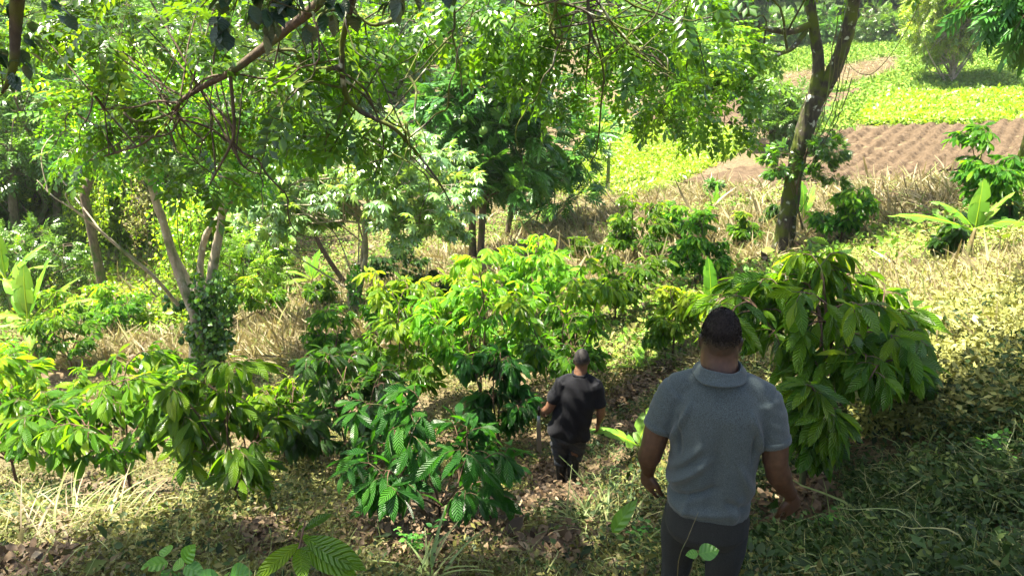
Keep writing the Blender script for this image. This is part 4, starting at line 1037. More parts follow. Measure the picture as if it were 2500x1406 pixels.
banana(G(1483, 472), 'slender banana plant standing at the edge of the yellow-green crop', 2.1, [(1.6, .4, 60, 62, .5, .5), (1.6, .4, 30, 45, .8, .9), (1.5, .4, 5, 20, .9, .9), (1.4, .4, 170, 40, 1.1, .8), (1.3, .35, 120, 66, .9, .6), (1.2, .35, -20, 5, 1., .8), (1.2, .35, 200, 15, 1.2, .8)], 65, .085)
b = P(625, 700, 24); b[2] = gz(b[0], b[1])
banana(b, 'broad-leaved banana plant half hidden behind the silvery foliage', 2.0, [(2.0, .55, 170, 25, .7, .4), (2.0, .55, 10, 28, .7, .4), (1.8, .5, 60, 55, .6, .2), (1.8, .5, 125, 58, .7, .2), (1.9, .5, -25, 5, .6, .4), (1.9, .5, 200, 8, .6, .3)], 66, .12)
banana(G(1745, 520), 'small upright banana sucker near the trimmed round shrub', .25, [(.6, .17, 80, 78, .3, .1), (.55, .16, 30, 60, .5, .2), (.55, .16, 150, 58, .6, .2), (.4, .14, 200, 30, .7, .1)], 67, .03)
banana(G(1958, 560), 'bright banana sucker just right of the forked trunk', .3, [(.9, .26, 95, 74, .3, .0), (.8, .26, 50, 66, .4, .1), (.7, .24, 140, 60, .5, .2)], 68, .04)
banana(G(1735, 770), 'single young banana leaf pointing up above the sapling', .12, [(.80, .24, 105, 78, .25, .0)], 69, .03)
banana(G(1550, 915), 'small banana sucker with a pale leaf lying over the path', .12, [(.62, .16, 22, 22, .3, .1), (.45, .14, 60, 50, .5, 0), (.4, .12, 190, 20, .8, 0)], 70, .03)
banana(G(1555, 1125), 'blue-green broad leaves beside the arm of the man in the polo', .20, [(.55, .24, 165, 28, .7, .0), (.50, .22, 60, 52, .9, .0), (.48, .22, 20, 20, 1.0, .0)], 71, .018, name='broad_leaf_plant')

# ---------------------------------------------------------------- small plants close to the camera
def sprig(name, label, cat, base, stems, mat, tpl, seed, stemm='stem', group=None):
    """stems: list of (points relative to the base, [ (t, length, width, side, droop) ])"""
    r = np.random.default_rng(seed); t = thing(name, label, cat, base, 0, group); gs = Geo(); gl = Geo()
    for pts, lv, sr in stems:
        pa = smoothpath(pts, 12); tube(gs, pa, np.linspace(sr, sr * .45, 12), 6)
        for (tt, L, W, d, nn) in lv:
            p = pa[min(11, int(tt * 11))]; leaves(gl, tpl, [p], [d], [nn], L, W, [r.uniform(.3, .8)])
    gs.obj('stem', M[stemm], t); gl.obj('foliage', M[mat], t); return t
def pd(px, py, D, base): return P(px, py, D) - base
# big ribbed leaves rising from the bottom edge
b = G(735, 1460)
tip = pd(745, 1270, 3.0, b)
st = [(0, 0, -.1), pd(725, 1380, 2.95, b), pd(735, 1320, 2.95, b), tip]
def dpx(x0, y0, x1, y1, D0, D1): return P(x1, y1, D1) - P(x0, y0, D0)
sprig('cocoa_seedling', 'knee-high cocoa seedling with large ribbed leaves at the bottom edge', 'seedling', b,
    [(st, [(.75, .34, 1., dpx(735, 1320, 900, 1390, 2.95, 2.75), (-.1, -.5, 1)), (.9, .16, .9, dpx(745, 1290, 810, 1240, 3, 3.1), (0, -.6, 1)), (.7, .24, 1., dpx(735, 1330, 640, 1395, 2.95, 2.8), (.3, -.5, 1)),
           (.6, .22, 1.1, dpx(725, 1370, 740, 1440, 2.95, 2.7), (.4, -.7, .6)), (.95, .14, .8, dpx(745, 1275, 690, 1300, 3, 3.1), (.2, -.5, 1)), (.8, .20, .9, dpx(740, 1300, 810, 1300, 3, 3.2), (0, -.4, 1)), (.55, .30, 1.1, dpx(720, 1380, 840, 1430, 2.95, 2.8), (-.2, -.5, 1))], .008)], 'cocoa', 'cocoa', 81)
b = G(440, 1450)
sprig('broad_leaf_plant', 'low plant with smooth pale green oval leaves at the bottom edge', 'seedling', b,
    [([(0, 0, -.1), pd(430, 1400, 3.6, b), pd(400, 1360, 3.7, b)], [(.9, .15, 1, dpx(400, 1370, 330, 1380, 3.7, 3.6), (0, -.5, 1)), (1., .13, .9, dpx(400, 1360, 410, 1330, 3.7, 3.8), (0, -.8, .7)), (.6, .16, 1., dpx(420, 1390, 380, 1410, 3.6, 3.4), (.2, -.5, 1))], .004),
     ([(0, 0, -.1), pd(450, 1400, 3.5, b), pd(450, 1372, 3.5, b)], [(1., .13, 1.15, dpx(450, 1372, 470, 1330, 3.5, 3.5), (-.3, -.9, .5)), (.8, .14, 1, dpx(450, 1380, 520, 1400, 3.5, 3.4), (0, -.5, 1)), (.9, .12, 1, dpx(450, 1370, 390, 1360, 3.5, 3.6), (0, -.6, 1))], .004),
     ([(0, 0, -.1), pd(560, 1410, 3.3, b)], [(1., .17, 1.2, dpx(560, 1410, 630, 1390, 3.3, 3.2), (0, -.7, .9)), (.9, .17, 1.2, dpx(560, 1410, 500, 1400, 3.3, 3.3), (0, -.7, .9)), (.9, .15, 1.2, dpx(560, 1410, 560, 1370, 3.3, 3.5), (0, -.7, .9))], .004)], 'herb', 'broad', 82)
b = G(365, 1300)
sprig('seedling', 'seedling with one bright yellow leaf standing in the weeds', 'seedling', b,
    [([(0, 0, -.05), pd(362, 1240, 5.3, b)], [(.95, .26, .75, dpx(362, 1240, 330, 1290, 5.3, 5.3), (-.5, -.6, .6)), (.95, .22, .8, dpx(375, 1240, 450, 1215, 5.3, 5.5), (0, -.7, .8)), (.8, .16, 1, dpx(375, 1250, 420, 1270, 5.3, 5.2), (0, -.7, .8))], .005)], 'crop', 'cocoa', 83)
b = G(1490, 1340)
sprig('broad_leaf_plant', 'long curled blue-green leaf rising from grass next to the polo man', 'seedling', b,
    [([(0, 0, -.05), pd(1480, 1310, 3.75, b), pd(1495, 1300, 3.7, b)], [(1., .25, .55, dpx(1495, 1300, 1560, 1205, 3.7, 3.7), (-.6, -.8, .3))], .004)], 'herb', 'broad', 84)
b = G(1660, 1440)
sprig('climbing_vine', 'thin pale vine with one heart-shaped leaf in front of the jeans', 'vine', b,
    [([(0, 0, -.1), pd(1655, 1380, 2.3, b), pd(1680, 1310, 2.35, b), pd(1705, 1250, 2.42, b)], [], .0018),
     ([(0, 0, -.1), pd(1690, 1385, 2.25, b), pd(1705, 1352, 2.25, b)], [(1., .075, 1.25, dpx(1705, 1352, 1756, 1340, 2.25, 2.25), (.1, -.55, .8)), (1., .045, 1.2, dpx(1705, 1352, 1662, 1352, 2.25, 2.25), (-.2, -.4, .9)), (.4, .04, 1.2, dpx(1690, 1385, 1700, 1400, 2.25, 2.2), (0, -.4, .8))], .0022)], 'herb', 'broad', 85, 'vine')
r8 = np.random.default_rng(86)
for px, py, lab in ((1590, 1350, 'light green leafy seedling beside the trouser leg of the man in the polo'), (2005, 1330, 'small green seedling on the dark slope near the swinging hand'), (1010, 1365, 'small green seedling by the pale grass tuft'), (2420, 1130, 'bright leafy weed on the shaded slope by the picture edge'), (160, 1230, 'dark green weed clump beside the dry grass')):
    b = G(px, py); t = thing('seedling', lab, 'seedling', b); gs = Geo(); gl = Geo()
    for q in range(7):
        e = np.array([r8.normal() * .10, r8.normal() * .08, r8.uniform(.12, .26)]); pa = smoothpath([(0, 0, -.03), e * [.3, .3, .6], e], 6); tube(gs, pa, .002, 4)
        for tt in (2, 3, 4, 5):
            for s in (-1, 1): leaves(gl, 'ovate', [pa[tt]], [np.array([s, r8.normal() * .4, .1]) + r8.normal(size=3) * .3], [UP + r8.normal(size=3) * .3], r8.uniform(.035, .06))
    gs.obj('stem', M['vine'], t); gl.obj('foliage', M['herb'], t)
def tuft(px, py, n, L, lab, mat, seed, sp=.06, wd=1.0, cat='grass clump', up=1.3):
    r = np.random.default_rng(seed); b = G(px, py); t = thing('grass_tuft', lab, cat, b); g = Geo()
    d = r.normal(size=(n, 3)); d[:, 2] = up + .4 * r.random(n); p = r.normal(size=(n, 3)) * sp; p[:, 2] = -.02
    nn = np.c_[d[:, 0], d[:, 1], -d[:, 2] * .2] * -1 + UP * 1.2
    leaves(g, 'blade', p, d, nn, L * r.uniform(.5, 1.1, n), wd * r.uniform(.7, 1.5, n)); g.obj('blades', M[mat], t)
tuft(1450, 1300, 90, .50, 'tuft of long pale grass blades arching over the path', 'palegrass', 91, .13, .9)
tuft(1055, 1430, 22, .42, 'few pale broad grass blades at the bottom edge', 'palegrass', 92, .05, 1.5)
tuft(90, 1340, 150, .55, 'dry straw-coloured grass clump in the corner', 'straw', 93, .28, .8)
tuft(230, 1290, 60, .40, 'smaller dry grass clump beside the straw-coloured corner clump', 'straw', 94, .2, .8)
tuft(1860, 500, 60, .9, 'pale dry grass clump left of the big forked trunk', 'straw', 95, .3, 1., up=1.0)
tuft(1420, 540, 70, .9, 'reddish dry grass clump right of the breadfruit trees', 'straw', 96, .4, 1., up=1.0)
tuft(2230, 470, 90, 1.0, 'golden dry grass at the lower rim of the ploughed field', 'straw', 97, .6, 1., up=1.2)
tuft(1630, 900, 40, .35, 'green and straw grass tuft at the foot of the sapling', 'palegrass', 98, .2, 1.)
b = G(790, 752); t = thing('fallen_log', 'weathered fallen log lying on dry grass', 'log', b); g = Geo()
e0 = G(735, 745) - b; e1 = G(835, 760) - b; tube(g, smoothpath([e0 + UP * .10, UP * .13, e1 + UP * .08], 10), np.linspace(.07, .05, 10), 10, lump=.12, cap0=True); g.obj('bark', M['bark'], t)
# ---------------------------------------------------------------- trees with traced trunks and limbs
def poly_blobs(polys, base, r):
    out = []
    for (poly, D0, D1, n, rad) in polys: out += fill_blobs(poly, D0, D1, n, rad, base, r, rad * .45)
    return out
# T1 forked tree on the right
b = G(1908, 628); b = P(1908, 628, b[1]); D = b[1]
L1 = [[(1905, 650, D, 62), (1912, 600, D, 50), (1925, 520, D, 44), (1938, 430, D, 40), (1962, 330, D, 44), (1992, 235, D, 50)],
      [(1990, 240, D, 40), (1998, 160, D, 28), (1988, 75, D, 25), (1978, 0, D, 24), (1972, -110, D, 22), (1950, -260, D, 16)],
      [(1998, 238, D, 40), (2030, 185, D - .1, 36), (2060, 110, D - .2, 34), (2080, 30, D - .3, 31), (2095, -60, D - .4, 28), (2130, -230, D - .5, 18)],
      [(1975, 62, D, 18), (1930, 78, D - .3, 16), (1880, 72, D - .5, 14), (1835, 60, D - .8, 12), (1822, 10, D - 1, 9)],
      [(1968, 75, D, 14), (1935, 118, D - .4, 12), (1905, 132, D - .6, 10), (1875, 150, D - .8, 9), (1840, 190, D - 1, 8), (1790, 230, D - 1.3, 7), (1745, 248, D - 1.5, 6)],
      [(1915, 130, D - .5, 6), (1870, 118, D - .7, 5), (1835, 80, D - .9, 4)]]
lim = limbs_from(L1, b); r = np.random.default_rng(101)
bl = poly_blobs([([(1640, 30), (1700, 0), (1830, 10), (1850, 130), (1850, 240), (1760, 330), (1640, 300)], D - 3.0, D - .8, 13, .34),
                 ([(1450, 0), (1660, -20), (1700, 200), (1640, 330), (1490, 270), (1440, 120)], D - 3.5, D - 1, 9, .34),
                 ([(1700, -300), (2300, -300), (2250, -90), (1750, -60)], D - 2, D + 2, 26, .8)], b, r)
def vines1(t, gt, gl, r):
    for k in range(7):
        x0 = 2030 + k * 6; g = Geo(); dx = r.uniform(-60, -5)
        pa = smoothpath([P(x0 + 15, 40 + 25 * k, D - .4) - b, P(x0 + dx * .2, 200 + 10 * k, D - .5) - b, P(x0 + dx * .7, 290, D - .5) - b, P(1995 + dx * .4, 350 + 10 * k, D - .4) - b], 14)
        tube(g, pa + r.normal(size=pa.shape) * .015, .007 if k % 3 else .012, 4); g.obj('hanging_vine', M['vine'], t)
    g = Geo(); tube(g, smoothpath([P(2065, 145, D - .3) - b, P(2090, 175, D - .6) - b, P(2130, 180, D - .9) - b, P(2185, 120, D - 1) - b, P(2240, 20, D - 1) - b, P(2260, -60, D - 1) - b], 20), .008, 4); g.obj('hanging_vine', M['vine'], t)
T1 = tree_thing('forked_tree', 'tall dark mossy tree whose trunk forks into two limbs above the ploughed field', 'tree', b, lim, 'bark_dark', bl, 'pinnate', .46, 'shade', 101, tw=.012, nsub=6, nspray=6, extra=vines1, ra=.1)
# leafy climber round its trunk
c = P(1960, 640, D - .1); c[2] = gz(c[0], c[1]); r = np.random.default_rng(102)
t = thing('leafy_climber', 'dark ferny climber wrapped round the forked trunk at half height', 'climber', c); gt = Geo(); gl = Geo()
sk = limbs_from([[(1960, 560, D - .25, 5), (1945, 480, D - .3, 5), (1960, 400, D - .3, 4), (1985, 330, D - .3, 3)]], c)
for p_, q_ in sk: tube(gt, p_, q_, 5)
blob_crown(gt, gl, sk, poly_blobs([([(1850, 400), (1880, 350), (1985, 325), (2060, 350), (2085, 420), (2050, 465), (1985, 440), (1930, 460), (1850, 440)], D - .9, D + .3, 14, .24)], c, r), 'fine', .15, r, tw=.006, nspray=16, rb=.5)
gt.obj('stems', M['stem'], t); gl.obj('foliage', M['shade'], t)

# T2 ivy tree
b = G(505, 935); D = b[1]
L2 = [[(505, 960, D, 95), (505, 850, D, 80), (500, 760, D, 72), (495, 700, D, 60)],
      [(500, 850, D - .35, 21), (470, 760, D - .45, 22), (440, 680, D - .4, 22), (415, 600, D - .4, 21), (398, 540, D - .4, 20), (380, 490, D - .4, 20), (368, 440, D - .4, 18), (352, 370, D - .4, 14), (330, 290, D - .4, 10), (318, 200, D - .5, 7)],
      [(490, 770, D, 20), (455, 680, D + .2, 18), (425, 620, D + .2, 16), (408, 560, D, 13)],
      [(490, 720, D, 18), (490, 640, D + .3, 16), (505, 570, D + .3, 15), (545, 520, D + .2, 12), (580, 465, D + .1, 11), (600, 400, D, 10)],
      [(510, 720, D, 25), (522, 640, D + .1, 23), (535, 570, D + .1, 21), (545, 500, D, 20), (556, 430, D, 18), (575, 350, D, 15), (600, 260, D, 11), (640, 170, D, 7)],
      [(435, 745, D - .5, 9), (380, 680, D - .9, 9), (300, 612, D - 1.2, 8), (240, 560, D - 1.4, 6), (185, 515, D - 1.6, 5), (130, 480, D - 1.7, 3), (90, 440, D - 1.7, 2)]]
lim = limbs_from(L2, b); r = np.random.default_rng(103)
bl = poly_blobs([([(110, 230), (230, 150), (420, 130), (640, 200), (760, 280), (740, 400), (620, 430), (480, 440), (330, 420), (180, 400), (100, 330)], D - 1.8, D + .8, 27, .42)], b, r)
T2 = tree_thing('ivy_covered_tree', 'many-limbed pale-barked tree with its stump wrapped in ivy', 'tree', b, lim, 'bark_pale', bl, 'pinnate', .48, 'shade', 104, tw=.010, nsub=5, nspray=6, trunkn=12, ra=.1)
r = np.random.default_rng(105); g = Geo()
def stump(poly, D0, D1, n, size, base, lab, name='ivy', parent=None):
    g = Geo(); xs = [q[0] for q in poly]; ys = [q[1] for q in poly]; PP = []
    while len(PP) < n:
        x, y = r.uniform(min(xs), max(xs)), r.uniform(min(ys), max(ys))
        if inpoly([x], [y], poly)[0]: PP.append(P(x, y, r.uniform(D0, D1)) - base)
    PP = np.array(PP); k = len(PP); d = rdir(k, r) * .8; d[:, 2] -= .6; nn = rdir(k, r) * .5 + np.array([-.1, -1, .5])
    leaves(g, 'ovate', PP, d, nn, size * r.uniform(.6, 1.3, k), 1.3); return g.obj(name, M['ivy'], parent)
def ivy_clumps(base, limbs, seed, n, parent):
    r = np.random.default_rng(seed); gt = Geo(); gl = Geo(); sk = np.vstack([p for p, _ in limbs])
    bl = [(sk[int(r.integers(len(sk)))] + np.array([r.normal() * .28, -.15 - .3 * r.random(), r.normal() * .12]), .22 * r.uniform(.6, 1.4)) for _ in range(n)]
    blob_crown(gt, gl, limbs, bl, 'ovate', .11, r, tw=.005, nsub=6, nspray=12, droop=.7, wd=1.3)
    gt.obj('ivy_stems', M['stem'], parent); gl.obj('ivy_leaves', M['ivy'], parent)
stump([(462, 715), (480, 660), (505, 700), (530, 655), (560, 690), (585, 740), (560, 790), (572, 840), (545, 880), (575, 940), (560, 990), (430, 990), (455, 920), (470, 860), (452, 800), (478, 760)], D - .8, D + .1, 2600, .095, b, '', 'ivy', T2); ivy_clumps(b, lim[:1], 109, 20, T2)

# vine-wrapped stump tree
b = G(872, 775); D = b[1]
L3 = [[(868, 790, D, 38), (866, 720, D, 34), (868, 670, D, 26)],
      [(870, 740, D, 18), (882, 680, D, 15), (893, 620, D, 13), (888, 550, D, 11), (872, 500, D, 9), (852, 440, D, 7), (846, 380, D, 5)],
      [(866, 730, D, 16), (878, 670, D + .1, 12), (888, 600, D + .1, 11), (896, 540, D + .1, 9), (899, 480, D + .1, 7), (893, 400, D + .1, 5)],
      [(892, 560, D, 6), (940, 540, D - .2, 6), (1000, 545, D - .4, 5), (1080, 552, D - .6, 4)],
      [(888, 545, D, 5), (830, 540, D - .2, 5), (760, 545, D - .3, 4)],
      [(893, 420, D, 5), (960, 380, D - .3, 5), (1040, 350, D - .6, 4)]]
lim = limbs_from(L3, b); r = np.random.default_rng(106)
bl = poly_blobs([([(850, 330), (1000, 310), (1110, 400), (1145, 500), (1130, 560), (1000, 560), (880, 500), (800, 420)], D - 2, D + 1, 36, .45),
                 ([(600, 470), (700, 380), (850, 370), (880, 460), (760, 560), (620, 560)], D - .5, D + 2, 30, .5)], b, r)
T3 = tree_thing('silvery_leaf_tree', 'slender twisted tree with silvery hand-shaped leaves', 'tree', b, lim, 'bark_pale', bl, 'palmate', .40, 'silver', 107, tw=.012, nsub=6, nspray=6, flatn=1.3, droop=.2, trunkn=8, rb=.8)
r = np.random.default_rng(108)
stump([(845, 670), (870, 640), (895, 665), (880, 700), (892, 740), (884, 785), (842, 785), (852, 730)], D - .35, D + .05, 420, .08, b, '', 'ivy', T3)
# leaning dead stem
b2 = G(855, 705)
t = thing('dead_stem', 'leaning bare brown stem with a dark clump of dead leaves at its top', 'dead tree', b2); g = Geo()
for p_, q_ in limbs_from([[(855, 710, b2[1], 14), (800, 630, b2[1], 12), (765, 565, b2[1], 10), (755, 520, b2[1], 9)]], b2): tube(g, p_, q_, 8, lump=.06)
g.obj('trunk', M['bark_red'], t); g = Geo(); c0 = P(762, 520, b2[1]) - b2; kk_ = 160
leaves(g, 'ovate', c0 + r.normal(size=(kk_, 3)) * .16, rdir(kk_, r) - UP, rdir(kk_, r), .2, 1.); g.obj('dead_leaves', M['litter'], t)

# breadfruit trees
b = G(1155, 655); D = b[1]
def fruits(pts):
    def f(t, gt, gl, r):
        for (x, y, dd) in pts:
            g = Geo(); c = P(x, y, D + dd) - t_base
            ellipsoid(g, c, (.085, .085, .10), 14); tube(g, [c + UP * .09, c + UP * .2], .012, 5); g.obj('fruit', M['crop_fruit'], t)
    return f
m_, nt, N = newmat('breadfruit_skin'); vo = N('ShaderNodeTexVoronoi', inp={'Scale': 60.}); tc = N('ShaderNodeTexCoord'); nt.links.new(tc.outputs['Object'], vo.inputs[0])
b_ = N('ShaderNodeBsdfPrincipled', inp={'Roughness': .5}); nt.links.new(ramp(nt, [(0, (.20, .34, .05)), (1, (.10, .20, .03))], vo.outputs[0]), b_.inputs[0]); nt.links.new(b_.outputs[0], N('ShaderNodeOutputMaterial').inputs[0]); M['crop_fruit'] = m_
for (px, py, Ls, polys, lab, sd, fr) in (
    (1155, 655, [[(1155, 670, 0, 19), (1153, 560, 0, 18), (1150, 450, 0, 16), (1146, 330, 0, 13), (1150, 220, 0, 9)]], [([(1010, 330), (1060, 230), (1160, 200), (1230, 300), (1240, 460), (1120, 540), (1010, 560), (930, 600), (1000, 620), (1090, 560)], -1.6, 1.2, 34, .55)], 'left breadfruit tree of the dark group, with straight trunk beside its twin', 111, [(1133, 290, -1.9), (1176, 322, -1.9), (1182, 318, -2.0)]),
    (1174, 655, [[(1172, 670, .2, 18), (1176, 560, .2, 17), (1184, 450, .2, 16), (1195, 330, .3, 14), (1205, 220, .4, 12), (1208, 120, .4, 8)]], [([(1130, 330), (1150, 180), (1240, 130), (1330, 180), (1340, 330), (1330, 460), (1240, 500), (1150, 460)], -1.4, 2, 30, .55), ([(1080, 200), (1120, 40), (1300, 20), (1380, 160), (1240, 220)], -1., 2, 16, .55)], 'tallest breadfruit tree of the dark group, its trunk reaching the top branches', 112, []),
    (1236, 608, [[(1234, 620, 1.5, 15), (1240, 560, 1.5, 14), (1252, 500, 1.5, 13), (1272, 430, 1.5, 14), (1300, 330, 1.5, 10)]], [([(1260, 300), (1330, 200), (1440, 250), (1470, 330), (1450, 430), (1400, 520), (1300, 560), (1250, 480)], .2, 3., 34, .55)], 'breadfruit tree on the thinnest trunk, with leaves drooping toward the crop field', 113, [(1324, 455, .2), (1352, 430, -.1)])):
    t_base = G(px, py); D = t_base[1]; r = np.random.default_rng(sd)
    lim = limbs_from([[(x, y, D + dd, w_) for (x, y, dd, w_) in L] for L in Ls], t_base)
    bl = poly_blobs([(q, D + a_, D + b_, n_, rr_) for (q, a_, b_, n_, rr_) in polys], t_base, r)
    tree_thing('breadfruit_tree', lab, 'tree', t_base, lim, 'bark', bl, 'breadfruit', .60, 'bread', sd, group='breadfruit trees in the middle of the slope', tw=.014, nsub=5, nspray=5, flatn=.8, droop=-.05, trunkn=10, extra=fruits(fr), wd=1.15, rb=.8)

# round vine-covered tree beyond, trimmed shrub, far field tree
b = G(1885, 362); r = np.random.default_rng(121); k_ = camdepth(b) / FPX
tree_thing('rounded_tree', 'dense round bushy tree smothered in creepers left of the forked trunk', 'tree', b, [(smoothpath([(0, 0, -.2), (0, 0, .3), (.1, 0, 1.5)], 8), np.linspace(.16, .08, 8))], 'bark', crown_blobs(165 * k_, 82 * k_, 60, .62, r, .55, .42), 'pinnate_far', .42, 'forest', 121, nsub=5, nspray=7, limb=True, tw=.02, lit=.25)
b = G(1740, 486); k_ = camdepth(b) / FPX
tree_thing('round_shrub', 'small ball-shaped shrub on bare soil', 'shrub', b, [(smoothpath([(0, 0, -.1), (0, 0, .2), (0, 0, .5)], 5), np.linspace(.05, .03, 5))], 'bark', [(np.array([math.cos(a) * 9 * k_, math.sin(a) * 9 * k_, (22 + 12 * s) * k_]), 12 * k_) for a in np.linspace(0, 5.5, 6) for s in (0, 1)], 'tiny', .16, 'herb', 122, nsub=6, nspray=10, tw=.008)
b = G(2320, 207); k_ = camdepth(b) / FPX; r = np.random.default_rng(123)
Dk = b[1]
L5 = limbs_from([[(2316, 215, Dk, 14), (2326, 180, Dk, 12), (2335, 140, Dk, 11), (2340, 60, Dk, 9), (2345, -40, Dk, 6)]], b)
bl = poly_blobs([([(2225, 100), (2235, 10), (2270, -90), (2420, -120), (2450, -20), (2450, 60), (2400, 100), (2330, 125), (2270, 130)], Dk - 3.5, Dk + 3.5, 190, 1.0)], b, r)
tree_thing('field_tree', 'large yellow-green rounded tree standing alone in the crop field', 'tree', b, L5, 'bark_pale', bl, 'pinnate_far', .50, 'yellowtree', 123, nsub=5, nspray=10, tw=.025, flatn=1.0, droop=.6, lit=.35, rb=.45)
# tree entering from the right-hand top corner
b = np.array([6.2, 6.5, 0]); b[2] = gz(6.2, 6.5); r = np.random.default_rng(124)
L6 = [(smoothpath([(0, 0, -.3), (.1, .1, 2.0), (0, .2, 4.5)], 10), np.linspace(.17, .09, 10)), (smoothpath([(0, .1, 3.2), (-.9, .2, 3.6), (-1.9, .3, 3.1)], 8), np.linspace(.06, .02, 8)), (smoothpath([(0, .1, 3.8), (-.8, .9, 4.6), (-1.6, 1.6, 4.3)], 8), np.linspace(.06, .02, 8))]
bl = poly_blobs([([(2410, -60), (2560, -80), (2580, 90), (2480, 95), (2410, 40)], 6.6, 8.2, 12, .17)], b, r) + [(np.array([r.uniform(-2.6, 1.5), r.uniform(-1.5, 2), r.uniform(4.0, 5.8)]), .6) for _ in range(16)]
tree_thing('breadfruit_tree', 'overhanging breadfruit tree, its dark leaves hanging in the corner before the field tree', 'tree', b, L6, 'bark', bl, 'breadfruit', .26, 'bread', 124, nsub=5, nspray=6, tw=.012, wd=1.2, droop=.6)
b = G(2452, 520); r = np.random.default_rng(125)
L7 = limbs_from([[(2448, 525, b[1], 20), (2470, 460, b[1], 19), (2488, 400, b[1], 18), (2515, 310, b[1], 16), (2560, 180, b[1], 12), (2600, 60, b[1], 9)]], b)
tree_thing('leaning_tree', 'leaning grey trunk at the picture edge beside the tall cocoa bush', 'tree', b, L7, 'bark_dark', [(P(x, y, b[1]) - b, .8) for x, y in ((2600, 60), (2640, -20), (2580, -40), (2680, 60), (2620, -100))], 'pinnate', .35, 'shade', 125, tw=.016)

# ---------------------------------------------------------------- overhead shade trees close to the camera
def near_tree(label, base, limbs_px, trunk_pts, polys, extra_blobs, seed, barkm, tpl, size, leafm, name='shade_tree', **k):
    b = np.array([base[0], base[1], gz(*base)]); r = np.random.default_rng(seed)
    lim = [(smoothpath(np.array(t_[0], float) - [b[0], b[1], b[2]], 4 * len(t_[0])), np.linspace(t_[1], t_[2], 4 * len(t_[0]))) for t_ in trunk_pts] + limbs_from(limbs_px, b)
    bl = poly_blobs(polys, b, r) + [(np.array(c) - b, rr) for c, rr in extra_blobs]
    def twigs(t, gt, gl, r_):
        sk = np.vstack([p_ for p_, _ in limbs_from(limbs_px, b)])
        for _ in range(16):
            p_ = sk[int(r_.integers(len(sk)))].copy(); d_ = r_.normal(size=3); d_[2] -= .25; d_[1] *= .4; d_ /= np.linalg.norm(d_); pts = [p_]
            for _i in range(int(r_.integers(6, 13))):
                d_ = d_ + r_.normal(size=3) * .42; d_[2] -= .05; d_ /= np.linalg.norm(d_); p_ = p_ + d_ * .13; pts.append(p_)
            tube(gt, smoothpath(pts, 2 * len(pts)), np.linspace(.011 * r_.uniform(.6, 1.3), .003, 2 * len(pts)), 5, lump=.1, rg=r_)
    return tree_thing(name, label, 'tree', b, lim, barkm, bl, tpl, size, leafm, seed, extra=twigs, **k)
def q(px, py, D): return tuple(P(px, py, D))
z0 = gz(-3.6, .6)
LA = [[(850, -60, 6.0, 26), (760, 25, 6.2, 25), (700, 72, 6.3, 24), (640, 120, 6.4, 22), (560, 178, 6.5, 18), (490, 215, 6.6, 14), (440, 250, 6.7, 11), (410, 300, 6.8, 8), (350, 350, 6.9, 6), (300, 368, 7.0, 5), (220, 392, 7.0, 4)],
      [(562, 180, 6.5, 9), (568, 250, 6.5, 9), (572, 310, 6.5, 8), (565, 350, 6.5, 8), (540, 400, 6.5, 6), (512, 450, 6.5, 4)], [(568, 350, 6.5, 6), (585, 395, 6.5, 5), (610, 418, 6.5, 4), (640, 425, 6.5, 3)],
      [(440, 252, 6.7, 7), (380, 248, 6.8, 7), (330, 262, 6.9, 6), (240, 268, 7.0, 4)], [(425, 275, 6.7, 5), (470, 320, 6.7, 5), (500, 345, 6.7, 3)]]
near_tree('overhanging shade tree with a thick reddish branch slanting down across the upper left', (-3.4, 1.0), LA,
    [([(-3.4, 1.0, z0 - .3), (-3.3, 1.2, z0 + 2.2), (-2.9, 2.0, .6), (-2.3, 3.4, 1.6), q(870, -120, 5.8), q(850, -60, 6.0)], .17, .045), ([(-2.9, 2.0, .6), (-3.2, 4, 2.5), (-4, 6.5, 3.6)], .10, .04), ([(-3.2, 1.4, z0 + 2.6), (-4.6, 3.5, 1.6), (-6, 6, 2.4)], .08, .03)],
    [([(150, 260), (420, 200), (640, 130), (830, 60), (800, 230), (640, 330), (520, 440), (300, 420), (180, 380)], 6.6, 8.6, 15, .24), ([(0, -40), (700, -60), (640, 60), (400, 130), (200, 200), (0, 130)], 6.8, 9.2, 17, .26)],
    [], 201, 'bark_red', 'pinnate', .34, 'shade', tw=.005, nsub=5, nspray=4)
LB = [[(862, -60, 6.6, 24), (860, 0, 6.7, 20), (848, 50, 6.8, 17), (836, 105, 6.9, 15), (835, 170, 6.9, 14), (845, 232, 7, 13), (875, 268, 7, 12), (910, 288, 7, 11), (960, 312, 7, 10), (1000, 352, 7.1, 8), (1050, 415, 7.2, 6), (1078, 455, 7.2, 5), (1100, 495, 7.2, 3)],
      [(833, 165, 6.9, 15), (800, 168, 6.8, 13), (750, 170, 6.8, 11), (715, 162, 6.9, 8), (680, 185, 6.9, 6), (650, 212, 7, 4), (615, 232, 7, 3)], [(740, 168, 6.8, 9), (725, 130, 6.8, 9), (700, 122, 6.8, 8), (640, 122, 7, 6), (590, 112, 7, 4)],
      [(978, -20, 6.7, 13), (982, 30, 6.7, 13), (955, 50, 6.7, 12), (915, 62, 6.7, 10), (890, 52, 6.7, 7), (862, 30, 6.7, 5)], [(990, 340, 7.1, 5), (992, 300, 7, 4), (1002, 370, 7, 4), (998, 410, 7, 2)], [(845, 235, 7, 6), (822, 300, 7, 5), (795, 350, 7, 4), (800, 420, 7, 2)],
      [(1105, -30, 7.2, 7), (1110, 60, 7.2, 6), (1105, 88, 7.2, 5), (1122, 160, 7.2, 4), (1130, 235, 7.2, 3)], [(1105, 85, 7.2, 5), (1060, 130, 7.2, 4), (1020, 175, 7.2, 3), (960, 205, 7.2, 2)]]
